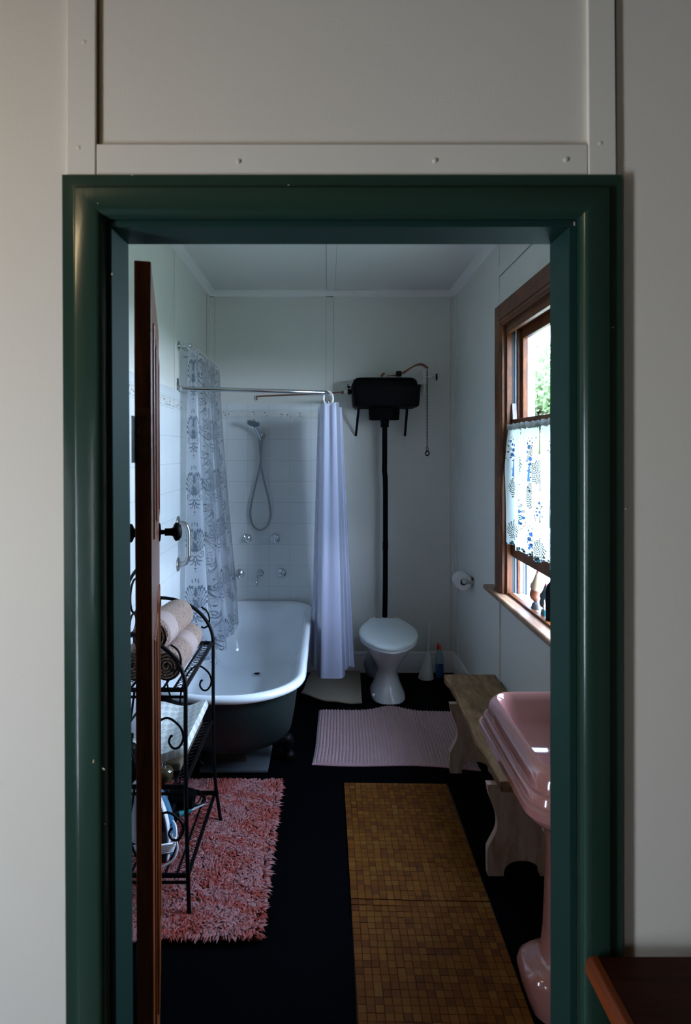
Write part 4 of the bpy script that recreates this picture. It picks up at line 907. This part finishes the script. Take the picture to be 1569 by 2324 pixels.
def rooster(x, y, z, h, body, neck, comb, lab, face=1):
    r = T('rooster_figurine', lab, 'figurine', (x, y, z), 'rooster figurines on the window sill'); s_ = h/.19
    def q(a, b, c): return (x+b*s_*.6, y+a*s_*face, z+c*s_)
    MB().loops([[(x+rr*s_*math.cos(a*PI/10), y+rr*1.5*s_*math.sin(a*PI/10), z+hh*s_) for a in range(20)] for rr, hh in ((.020, 0), (.024, .004), (.020, .022), (.012, .032))]).build('base', mat('dark_figurine_base_'+cat_(body), (.05, .05, .05), .5), r, smooth=50)
    MB().tube(spline([q(.032, 0, .030), q(.018, 0, .055), q(0, 0, .085), q(-.012, 0, .115), q(-.016, 0, .145), q(-.018, 0, .166)], 5), [s_*v for v in [.006]+[.012, .017, .021, .024, .026]+[.028, .028, .027, .026, .024]+[.022, .020, .018, .016, .0145]+[.0135, .013, .012, .012, .012]+[.0125, .013, .013, .012, .008]], 12).build('body', body, r, smooth=70)
    MB().tube(spline([q(.006, .000, .080), q(.034, 0, .105), q(.046, 0, .085), q(.047, 0, .050)], 5), [s_*v for v in [.020]*5+[.016]*5+[.012]*5+[.004]], 10).build('tail', neck, r, smooth=70)
    MB().tube([q(-.002, 0, .098), q(-.014, 0, .125), q(-.021, 0, .150), q(-.022, 0, .170)], [s_*.0285, s_*.0235, s_*.0165, s_*.011], 12).build('hackle', neck, r, smooth=70)
    MB().prism([(y+a*s_*face, z+c*s_) for a, c in ((-.030, .160), (-.026, .180), (-.021, .174), (-.016, .187), (-.010, .177), (-.004, .180), (-.004, .165))], x-.003, x+.003, 'X').ball(q(-.030, 0, .150), .006*s_).build('comb', comb, r, smooth=0)
    MB().tube([q(-.028, 0, .163), q(-.040, 0, .160)], [.004*s_, .0005], 6).build('beak', mat('beak_yellow_'+cat_(body), (.4, .26, .06), .5), r)
def cat_(m): return m.name
CRED = mat('figurine_red', (.40, .02, .02), .35); RB = mat('russet_glaze', (.24, .075, .03), .35, var=.4, vs=60); RN = mat('straw_glaze', (.45, .33, .20), .4, var=.2, vs=60)
KB = mat('black_green_glaze', (.012, .022, .024), .25, var=.4, vs=60)
sz = .893
rooster(1.000, 3.050, sz, .195, RB, RN, CRED, 'russet rooster figurine with red comb on the window sill')
rooster(1.005, 2.945, sz, .155, KB, KB, CRED, 'black-green rooster figurine beside the russet one on the sill')
tp = T('sill_pot', 'tiny teal pot holding white tips on the sill before the black rooster', 'pot', (.990, 2.900, sz))
MB().lathe([(.009, 0), (.0105, .003), (.0105, .030), (.009, .032), (.009, .026)], (.992, 2.905, sz), n=16).build('pot', TEAL, tp)
MB().tube([(.992, 2.905, sz+.024), (.990, 2.912, sz+.075)], [.006, .001], 6).tube([(.995, 2.903, sz+.024), (1.0, 2.90, sz+.062)], [.006, .001], 6).tube([(.989, 2.905, sz+.024), (.983, 2.898, sz+.055)], [.005, .001], 6).build('white_tips', WHITEPL, tp)
db = T('sill_bottle', 'tall black bottle at the near end of the window sill', 'bottle', (1.0, 2.83, sz))
MB().lathe([(.028, 0), (.031, .004), (.031, .13), (.024, .16), (.012, .175), (.011, .22), (.014, .222), (.014, .245), (.010, .248)], (1.0, 2.83, sz), n=24).build('bottle_body', BLACKP, db)
# ---------------------------------------------------------------- mats on the floor
def to_floor(px, py, z=0): Y = F*(CZ-z)/(py-CY); return ((px-CX)*Y/F, Y)
# pink chenille mat
CHEN = mat('dusty_pink_chenille', (.38, .24, .245), .95, 0, .1, var=.12, vs=30, sheen=.4)
chm = T('chenille_mat', 'dusty pink ribbed chenille bath mat on the floor in front of the toilet', 'bath mat', (.37, 3.7, 0))
NU, NV = 560, 200
def chen(u, v):
    xl = -.052-.018*v+.012*max(0, v-.75)*-3; xr = .800-.012*v
    x = xl+(xr-xl)*u
    yf = 4.045+.055*math.exp(-((u-.53)/.13)**2)-.03*u; yn = 3.350-.012*math.sin(u*7)-.055*u*u
    y = yf+(yn-yf)*v
    e = min(u, 1-u)*45; g = min(v, 1-v)*30; ed = min(1, e, g)
    col = u*46; row = v*40+.5*(int(col) % 2)+.35*math.sin(u*9+v*5)
    nub = (abs(math.sin(PI*col))**.7)*(.3+.7*abs(math.sin(PI*row)))
    return (x+.0012*math.sin(row*PI*2), y, .004+ed*(.007+.012*nub)+.010*math.exp(-((u-.53)/.12)**2)*max(0, 1-v*4)+.003*math.sin(u*11)*math.sin(v*6)**2)
MB().grid(NU, NV, chen).build('chenille_pile', CHEN, chm, smooth=180)
edge = [chen(i/120, 1) for i in range(121)]
MB().tube([(p[0], p[1]-.004, .005) for p in edge], .0055, 6).build('hem', mat('pink_hem', (.42, .22, .25), .8), chm)
# beige towelling mat
bm = T('towelling_mat', 'beige towelling mat lying creased beside the toilet below the white curtain', 'bath mat', (.05, 4.4, 0))
c4 = [to_floor(708, 1525), to_floor(817, 1522), to_floor(822, 1601), to_floor(684, 1582)]
def bmf(u, v):
    a, b, c, d = c4; x = (a[0]*(1-u)+b[0]*u)*(1-v)+(d[0]*(1-u)+c[0]*u)*v; y = (a[1]*(1-u)+b[1]*u)*(1-v)+(d[1]*(1-u)+c[1]*u)*v
    y += -.035*math.sin(u*PI)*v**2*1.1; y = min(y, YB-.02)
    return (x, y, .010+.010*math.sin(u*3.4+.3)*math.sin(v*3)+.018*max(0, v-.8)*5*math.exp(-((u-.05)/.12)**2)+.006*math.sin(u*8+v*3)**2)
MB().grid(70, 70, bmf).build('towelling', MATB, bm, smooth=180, solid=.010)
# mosaic timber mat
wm = T('timber_mosaic_mat', 'long brown mat of small timber tiles running along the black floor', 'floor mat', (.345, 2.2, 0))
fl, frr = to_floor(781, 1777, .006), to_floor(1015, 1784, .006)
xl0, xr0, yf = fl[0], frr[0], fl[1]; n_ac = 19; L_ = 1.95; seam = 2.335
mb = MB(); cl_ = []
CW = (xr0-xl0)/n_ac
palw = [(.145, .048, .007), (.13, .042, .006), (.155, .055, .008), (.11, .033, .005), (.135, .044, .006), (.095, .027, .006), (.16, .062, .011)]
for i in range(n_ac):
    ph_ = RNG.rand()*.5; y_ = yf-.0; off = (RNG.rand()-.5)*.006*0
    k = 0
    while y_ > yf-L_:
        ln_ = .0275; y1_ = y_-ln_
        if y_ > seam > y1_: y1_ = seam+.002
        lift = .006*math.exp(-abs((y_+y1_)/2-seam)/.03)*max(0, 1-i/10)
        skew = .010*(yf-y_)/L_*1.0
        xa_ = xl0+i*CW+skew+.0008; xb_ = xa_+CW-.0018; h_ = .0075+RNG.uniform(-.0005, .0007)+lift
        ya, yb_ = y_-.0005, y1_+.0003+.0004
        dyy = .010*i/n_ac*-1
        mb.box(xa_, xb_, yb_+dyy, ya+dyy, .002+lift, h_)
        c = palw[RNG.randint(7)]; f = RNG.uniform(.92, 1.08); cl_ += [(c[0]*f, c[1]*f, c[2]*f, 1)]*8
        y_ = y1_ if y1_ != seam+.002 else seam-.002; k += 1
TM = NT('timber_mosaic'); vcn = TM.n('VertexColor'); vcn.layer_name = 'Col'; TM.set(TM.mix(TM.noise(60, 3), (0, 0, 0), vcn.outputs[0]), .65, 0, .08)
mm = TM.n('Mix'); mm.data_type = 'RGBA'; mm.inputs['Factor'].default_value = .72; TM.l(TM.b.inputs['Base Color'].links[0].from_socket, mm.inputs[6]); TM.l(vcn.outputs[0], mm.inputs[7]); TM.l(mm.outputs[2], TM.b.inputs['Base Color']); TM = TM.m
mb.build('timber_tiles', TM, wm, smooth=0, colors=cl_)
MB().box(xl0+.003, xr0+.008, yf-L_+.004, yf-.012, .0005, .0022).build('mesh_backing', mat('dark_mesh_backing', (.02, .012, .008), .9), wm, smooth=0)
# shaggy rug
sr_ = T('shag_rug', 'fluffy salmon pink shag rug beside the bath under the wire shelf', 'rug', (-.50, 2.63, 0))
rx0, rx1, ry0, ry1 = -.80, -.228, 2.135, 3.150
MB().box(rx0+.012, rx1-.012, ry0+.014, ry1-.012, .001, .008).build('rug_backing', mat('rug_backing', (.20, .06, .05), .95), sr_, smooth=0)
def tufts(n, x0_, x1_, y0_, y1_, seed):
    """soft twisted locks: each a short bent cone; salmon-red locks paint the shadows in the pile, pale pink ones its tips"""
    rg = np.random.RandomState(seed); mb = MB(); cl_ = []
    for i in range(n):
        x = rg.uniform(x0_, x1_); y = rg.uniform(y0_, y1_)
        th_ = 6*math.sin(x*17+2*math.sin(y*13))+rg.normal()*.9
        Ln = rg.uniform(.026, .044); lean = rg.uniform(.5, 1.2); w_ = rg.uniform(.0026, .0050)
        ex = (x-(x0_+x1_)/2)/((x1_-x0_)/2); ey = (y-(y0_+y1_)/2)/((y1_-y0_)/2)
        d = Vector((math.cos(th_), math.sin(th_), 0))
        if max(abs(ex), abs(ey)) > .94: d = (d*.6+Vector((ex if abs(ex) > .94 else 0, ey if abs(ey) > .94 else 0, 0))).normalized()
        s_ = Vector((-d.y, d.x, 0)); b = Vector((x, y, .006)); up = Vector((0, 0, 1))
        z2 = Ln*(.80-.30*lean)
        ps = [b, b+up*Ln*.45+d*Ln*.15*lean, b+up*z2+d*Ln*.55*lean, b+up*(z2-.004*lean)+d*Ln*.85*lean]
        ws = [w_*.6, w_, w_*.8]
        vs = []
        for p, ww_ in zip(ps[:3], ws): vs += [p-s_*ww_, p+up*ww_*.7-d*ww_*.5, p+s_*ww_]
        vs.append(ps[3])
        mb.add(vs, [(0, 1, 4, 3), (1, 2, 5, 4), (3, 4, 7, 6), (4, 5, 8, 7), (6, 7, 9), (7, 8, 9)])
        t = .5+.5*math.sin(x*23+3*math.sin(y*19)+y*31); t = min(1, max(0, t*.6+rg.normal()*.28+.2))
        a = np.array((.36, .066, .047)); c2 = np.array((.42, .22, .22)); c = a*(1-t)+c2*t; cl_ += [(c[0], c[1], c[2], 1)]*10  # redder locks stand in for shadow between the clumps
    return mb, cl_
RUGM = cloth('salmon_shag_fibre', attr=True, transl=.2)
mb, cl_ = tufts(24000, rx0+.004, rx1-.004, ry0+.008, ry1-.006, 3)
tag(mb.build('shag_pile', RUGM, sr_, smooth=60, colors=cl_), kind='stuff')

# ---------------------------------------------------------------- black iron shelf stand
rk = T('iron_shelf_stand', 'black wrought iron three-tier shelf stand with arched sides and scrolls', 'shelf', (-.62, 2.54, 0))
PR = .0075
zs = (.797, .450, .133)
def fxp(z): return -.520+(.797-z)*-.0-.0      # front posts stay nearly upright
def post_front(yt, yfoot, xt, xfoot):
    return [(xfoot, yfoot, .018), (xt+(xfoot-xt)*.8, yt+(yfoot-yt)*.8, .18), (xt, yt, .797)]
xt_ = -.522
ends = {}
for nm, yy, yft, xft in (('near', 2.285, 2.240, -.484), ('far', 2.838, 2.800, -.466)):
    # side arch: front post rising into a quarter ellipse that reaches the rear post
    a0x, topz = -.745, .995
    pts = [(xft, yft, .018), (-.498, yy-.012, .22), (-.506, yy, .45), (-.507, yy, .797)]
    pts = spline(pts, 6)
    A_ = [(a0x+(.745-.507)*math.cos(t), yy, .797+(topz-.797)*math.sin(t)) for t in np.linspace(0, PI/2, 14)]
    MB().tube(pts+[Vector(p) for p in A_[1:]], PR, 10).build('front_post', BLACKI, rk)
    MB().tube([(a0x-.004, yft+.03, .016), (a0x-.002, yy, .25), (a0x, yy, topz+.006)], PR, 10).build('rear_post', BLACKI, rk)
    MB().lathe([(.011, 0), (.012, .003), (.009, .008)], (xft, yft, .012), n=12).build('foot_cap', BLACKI, rk)
    # small C scroll under the arch, rising leaf scrolls below each shelf
    cs = [(-.560+.0, yy, .955), (-.535, yy, .935), (-.524, yy, .905), (-.528, yy, .875), (-.545, yy, .862), (-.560, yy, .866)]
    MB().tube(spline(cs, 6), .004, 8).build('scroll', BLACKI, rk)
    for z0_, z1_ in ((.45, .797), (.133, .45)):
        H = z1_-z0_
        sc1 = [(-.655, yy, z0_+.02), (-.650, yy, z0_+H*.35), (-.620, yy, z0_+H*.60), (-.575, yy, z0_+H*.70), (-.530, yy, z0_+H*.62), (-.515, yy, z0_+H*.50), (-.530, yy, z0_+H*.40), (-.552, yy, z0_+H*.39), (-.566, yy, z0_+H*.45), (-.560, yy, z0_+H*.51), (-.553, yy, z0_+H*.51)]
        sc2 = [(-.655, yy, z0_+.02), (-.690, yy, z0_+H*.25), (-.712, yy, z0_+H*.5), (-.700, yy, z0_+H*.75), (-.690, yy, z0_+H*.97)]
        for s_ in (sc1, sc2): MB().tube(spline(s_, 6), .0042, 8).build('scroll', BLACKI, rk)
    for zz in zs: MB().tube([(-.508 if zz > .4 else -.495, yy, zz), (a0x, yy, zz)], .0052, 8).build('end_bar', BLACKI, rk)
# shelves of bars and diamond mesh
for zz in zs:
    xf = -.512 if zz > .4 else -.498; y0_, y1_ = 2.287, 2.836
    sh_ = MB().box(xf-.006, xf+.006, y0_, y1_, zz-.007, zz+.003).box(-.751, -.739, y0_, y1_, zz-.007, zz+.003).box(-.745, xf, y0_-.003, y0_+.005, zz-.012, zz+.002).box(-.745, xf, y0_-.003, y0_+.004, zz-.034, zz-.026).box(-.745, xf, y1_-.005, y1_+.003, zz-.012, zz+.002).build('shelf', BLACKI, rk, smooth=0)
    mb = MB(); xs_ = np.linspace(-.745, xf, 7)
    for x_ in xs_[1:-1]: mb.box(x_-.004, x_+.004, y0_, y1_, zz-.004, zz)
    mb.build('shelf_bar', BLACKI, sh_, smooth=0)
    mb = MB(); n_z = 18
    for k in (0, 2, 5):
        for ph_ in (0, 1):
            pts = [((xs_[k] if (j+ph_) % 2 == 0 else xs_[k+1]), y0_+(y1_-y0_)*j/n_z, zz-.003) for j in range(n_z+1)]
            mb.tube(pts, .0013, 4)
    mb.build('diamond_mesh', BLACKI, sh_, smooth=0)
# back panel with arch and loops
bx_ = -.748; yc = 2.56
MB().tube([(bx_, yc+.275*math.cos(t), .995+.19*math.sin(t)) for t in np.linspace(0, PI, 28)], .0065, 8).build('back_arch', BLACKI, rk)
def loop(cy__, cz__, a, b, a0, a1, r=.0042): MB().tube([(bx_, cy__+a*math.cos(math.radians(t)), cz__+b*math.sin(math.radians(t))) for t in np.linspace(a0, a1, 26)], r, 7).build('scroll', BLACKI, rk)
for s_ in (-1, 1):
    loop(yc+s_*.075, 1.085, .060, .065, 0, 360); loop(yc+s_*.10, .985, .040, .035, 90*(1-s_), 90*(1-s_)+290*s_); loop(yc+s_*.16, .90, .05, .06, 40, 330); loop(yc+s_*.05, .90, .04, .05, 0, 300)
for zz in (.86, .62, .30): MB().tube([(bx_, 2.287, zz), (bx_, 2.836, zz)], .0045, 8).build('back_rail', BLACKI, rk)
for y_ in (2.42, 2.56, 2.70): MB().tube([(bx_, y_, .133), (bx_, y_, .86)], .004, 8).build('back_bar', BLACKI, rk)

# ---------------------------------------------------------------- rolled towels on the top shelf
def roll(x, z, ya, yb, r, lab, bandu=(.14, .42), sq=.94, seed=0, dx_=0, dz_=0):
    t = T('rolled_towel', lab, 'towel', (x, (ya+yb)/2, z-r), 'rolled beige towels on the top shelf')
    n = 40
    def ringp(f, rr, yy):
        cx_, cz_ = x+dx_*f, z+dz_*f
        return [(cx_+rr*math.cos(2*PI*k/n)*(1+.018*math.sin(5*2*PI*k/n+seed)), yy, cz_+rr*sq*math.sin(2*PI*k/n)*(1+.012*math.sin(4*2*PI*k/n+seed))) for k in range(n)]
    fs = [0, .02, .05, .12, .25, .5, .75, .9, .96, .99, 1]; rs = [.90, .96, .985, 1, 1.0, 1.01, 1.0, .99, .95, .86, .70]
    Ls = [ringp(f, r*q, ya+(yb-ya)*f) for f, q in zip(fs, rs)]
    MB().loops(Ls, False, True).build('rolled_body', TOWEL, t, smooth=70)
    f0, f1 = bandu; bb = []
    for k in range(40):
        f = f0+(f1-f0)*k/39; bb.append(ringp(f, r*1.026+.0007*(k % 2)-(.0015 if k in (0, 39) else 0), ya+(yb-ya)*f))
    MB().loops(bb, False, False).build('woven_band', TOWELB, t, smooth=25)
    sp__ = []
    for k in range(180):
        a = k/180*2*PI*4.2; rr = r*.92*(1-k/200); sp__.append((x+rr*math.cos(a), z+rr*sq*math.sin(a)))
    mb = MB(); V0 = [(p[0], ya+.002, p[1]) for p in sp__]; V1 = [(p[0], ya+.05, p[1]) for p in sp__]
    nn = len(V0); mb.add(V0+V1, [(k, k+1, nn+k+1, nn+k) for k in range(nn-1)]); mb.build('spiral_end', TOWEL, t, smooth=60, solid=.006)
    MB().lathe([(.0001, ya+.045), (r*.9, ya+.045)], (x, 0, z), 'Y', 24).build('inner_folds', TOWEL, t)
roll(-.588, .860, 2.335, 2.760, .060, 'beige rolled towel at the front right of the shelf, partly under the top towel', (.42, .68), .95, 1, -.006, -.004)
roll(-.712, .860, 2.335, 2.755, .060, 'beige rolled towel behind the door edge, beside the lower right one', (.30, .52), .95, 2)
roll(-.646, .972, 2.325, 2.760, .068, 'topmost beige rolled towel resting on the other two', (.06, .34), .95, 3, .006, -.024)

# ---------------------------------------------------------------- things on the lower shelves
cu = T('contour_cushion', 'white perforated contoured cushion with raised edges on the middle shelf', 'cushion', (-.62, 2.56, .455))
def cush(z_off, x): 
    t = (x+.745)/.225; return .512+.028*(math.cos((t-.02)*2*PI)*.5+.5)**1.0+.010*t+z_off
xs = np.linspace(-.742, -.530, 30)
tp_ = [(x, cush(.010*math.sin(min(1, (i+1)/3)*PI/2), x)) for i, x in enumerate(xs)]
ed_ = [(-.522, cush(0, -.530)-.006), (-.520, cush(0, -.530)-.016), (-.524, cush(0, -.530)-.024)]
bo_ = [(x, cush(-.026, x)) for x in xs[::-1]]
CUSH = NT('white_perforated_cover'); v_ = CUSH.coord((1, 1, .0)); vv = CUSH.vor(26, v_); bk = CUSH.n('TexChecker'); bk.inputs['Scale'].default_value = 52; CUSH.l(CUSH.coord((1, .5, 0), (0, 0, .5)), bk.inputs[0])
hole = CUSH.math('LESS_THAN', vv.outputs['Distance'], .11)
vv.inputs['Randomness'].default_value = .25
CUSH.set(CUSH.mix(hole, CUSH.mix(bk.outputs['Fac'], (.47, .49, .46), (.66, .68, .62)), (.05, .06, .08)), .45); CUSH.bump(hole, -.6, .003); CUSH = CUSH.m
L_ = []
for k, y_ in enumerate([2.36, 2.364, 2.372, 2.45, 2.56, 2.68, 2.79, 2.806, 2.812]):
    ins = [.010, .004, 0, 0, 0, 0, 0, .006, .016][k]
    P_ = tp_+ed_+bo_; cz_ = .52
    L_.append([(-.63+(x+.63)*(1-ins*4), y_, cz_+(z-cz_)*(1-ins*14)) for x, z in P_])
MB().loops(L_).build('cushion_cover', CUSH, cu, smooth=60)
MB().box(-.735, -.545, 2.375, 2.80, .454, .488).build('brown_base', mat('dark_brown_cushion_base', (.07, .05, .025), .8), cu, smooth=0, bevel=.008)
gd = T('glass_lidded_jar', 'small amber glass jar at the near edge of the middle shelf', 'jar', (-.60, 2.33, .4))
x, y, z = P(372, 1748, 2.315)
MB().lathe([(.018, 0), (.030, .004), (.034, .02), (.034, .036), (.026, .046), (.012, .050), (.0001, .051)], (x, 2.315, .453), n=26).build('jar_body', mat('amber_glass_jar', (.035, .026, .012), .08, coat=.6), gd)
MB().lathe([(.006, .05), (.009, .055), (.008, .063), (.0001, .066)], (x, 2.315, .453), n=14).build('jar_knob', CHROME, gd)
pb = T('pump_bottle', 'black pump bottle with white label text behind the door on the middle shelf', 'bottle', (-.728, 2.40, .455))
MB().lathe([(.022, 0), (.025, .004), (.025, .115), (.020, .128), (.010, .134), (.010, .150), (.013, .151), (.013, .165), (.004, .167)], (-.716, 2.318, .455), n=22).build('bottle_body', BLACKP, pb)
lbm = MB()
for k, w_ in enumerate((.022, .026, .018, .026, .026, .020, .026, .024)): lbm.box(-.716-w_/2, -.716+w_/2, 2.2915, 2.2935, .548-k*.009-(.008 if k > 1 else 0), .551-k*.009-(.008 if k > 1 else 0)+(.003 if k < 2 else 0))
lbm.build('label_lines', mat('white_label_print', (.55, .6, .68), .5), pb, smooth=0)
MB().tube([(-.716, 2.318, .62), (-.716, 2.318, .648), (-.716, 2.292, .650)], .004, 8).build('pump', CHROME, pb)
# iron
ir = T('clothes_iron', 'clothes iron with white and blue edge standing on the bottom shelf, cord wound round', 'iron', (-.64, 2.36, .14))
def drop(s_, n=30):
    out = []
    for k in range(n):
        a = k/(n-1); h = a; wv = math.sin(min(1, a*1.0)*PI*.5) if False else (1-a**2.4)**.8*(.86+.14*math.sin(a*2.5)); out.append((wv*s_, h))
    return [(-.640+w_*.058, .140+h*.262*1.0+(s_-1)*.01) for w_, h in out]+[(-.640-w_*.058, .140+h*.262+(s_-1)*.01) for w_, h in out[::-1][1:]]
MB().prism(drop(1.0)[::-1], 2.335, 2.345, 'Y').build('soleplate', mat('dark_soleplate', (.02, .022, .03), .3, .6), ir, smooth=30, bevel=.002)
MB().prism(drop(1.12)[::-1], 2.343, 2.372, 'Y').build('white_shell', WHITEPL, ir, smooth=30, bevel=.004)
MB().prism(drop(1.30)[::-1], 2.368, 2.405, 'Y').build('blue_shell', BLUES, ir, smooth=30, bevel=.008)
MB().tube(spline([(-.64, 2.40, .36), (-.64, 2.46, .35), (-.64, 2.475, .27), (-.64, 2.46, .18), (-.64, 2.41, .16)], 6), .016, 12).build('iron_handle', BLACKI, ir)
cd = MB()
for k in range(5):
    r0 = .052+.004*k; cd.tube([(-.632+(r0+.010)*math.cos(t), 2.360+.042*math.sin(t)-.004*k, .165+.010*k+.020*math.cos(t+1.2)) for t in np.linspace(0, 2*PI, 28)], .0038, 7, closed=False)
cd.tube(spline([(-.580, 2.345, .20), (-.556, 2.33, .235), (-.545, 2.325, .20), (-.560, 2.315, .165), (-.600, 2.31, .142)], 6), .0038, 7)
cd.tube(spline([(-.575, 2.38, .27), (-.560, 2.36, .262), (-.553, 2.34, .235), (-.566, 2.34, .222), (-.572, 2.35, .24)], 6), .0036, 7)
cd.build('power_cord', WHITEPL, ir)
# hair dryer, brush
hdz = .165
hy_ = T('hair_dryer', 'black hair dryer lying on the bottom shelf behind the iron', 'hair dryer', (-.62, 2.62, .14))
MB().lathe([(.028, -.11), (.033, -.10), (.034, -.02), (.040, .03), (.042, .07), (.036, .095), (.010, .10)], (-.650, 2.66, hdz+.035), 'X', 24, M=None).build('barrel', BLACKP, hy_)
MB().tube([(-.63, 2.655, hdz+.03), (-.64, 2.58, hdz+.012), (-.65, 2.49, hdz+.006)], [.018, .016, .015], 12).build('handle', BLACKP, hy_)
MB().lathe([(.0345, -.012), (.0355, -.008), (.0355, -.004), (.0345, 0)], (-.650, 2.66, hdz+.035), 'X', 24).build('chrome_band', CHROME, hy_)
hb_ = T('round_hairbrush', 'hairbrush with teal grip and pale tip lying on the bottom shelf', 'hairbrush', (-.57, 2.66, .14))
x1_, _, z1_ = P(408, 1856, 2.64); x2_, _, z2_ = P(434, 1852, 2.64)
MB().tube([(x1_, 2.62, .158), (x2_-.012, 2.645, .160), (x2_, 2.65, .160)], [.012, .012, .009], 12).build('grip', TEAL, hb_)
MB().tube([(x2_, 2.65, .158), (x2_+.045, 2.69, .160)], [.004, .0025], 8).build('pale_tip', mat('pale_blue_tip', (.35, .48, .50), .4), hb_)
MB().tube([(x1_-.001, 2.62, .158), (x1_-.030, 2.61, .160)], [.017, .017], 14).build('bristle_barrel', BLACKI, hb_)
cl = T('cable_coil', 'loosely coiled black cable on the bottom shelf near the front bar', 'cable', (-.57, 2.75, .14))
MB().tube([(-.575+(.045+.012*math.sin(t*.37))*math.cos(t), 2.735+(.05+.01*math.cos(t*.5))*math.sin(t), .142+.0016*t) for t in np.linspace(0, 16, 110)], .0032, 6).build('cable', BLACKI, cl)
ww = T('white_bottle', 'white plastic bottle on the bottom shelf in the gap between door and jamb', 'bottle', (-.735, 2.43, .14))
MB().lathe([(.030, 0), (.034, .004), (.034, .19), (.026, .215), (.012, .225), (.012, .245), (.0001, .246)], (-.728, 2.485, .137), n=22).build('bottle_body', WHITEPL, ww)

# ---------------------------------------------------------------- hall table, lower right
tz = ZW(2179, 1.075); tXl = XW(1318, 1.03)-.006
ht = T('hall_table', 'red-brown polished timber table in the hall right of the doorway', 'table', (.85, .8, 0))
ty0, ty1 = .56, 1.088; tx0, tx1 = .437, 1.45
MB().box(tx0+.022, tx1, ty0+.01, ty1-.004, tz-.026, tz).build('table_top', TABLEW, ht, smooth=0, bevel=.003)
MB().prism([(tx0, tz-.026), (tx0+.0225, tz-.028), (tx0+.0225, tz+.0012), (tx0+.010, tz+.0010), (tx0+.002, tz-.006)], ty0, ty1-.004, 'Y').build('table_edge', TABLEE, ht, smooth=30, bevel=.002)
MB().box(tx0+.06, tx1-.04, ty0+.05, ty1-.03, tz-.14, tz-.028).build('apron', TABLEW, ht, smooth=0, bevel=.002)
for xx in (tx0+.05, tx1-.09):
    for yy in (ty0+.04, ty1-.075):
        MB().loops([[(xx+.045/2+sx*h_, yy+.045/2+sy*h_, z_) for sx, sy in ((-1, -1), (1, -1), (1, 1), (-1, 1))] for z_, h_ in ((.0, .014), (tz-.15, .022), (tz-.03, .022))]).build('leg', TABLEW, ht, smooth=0, bevel=.002)
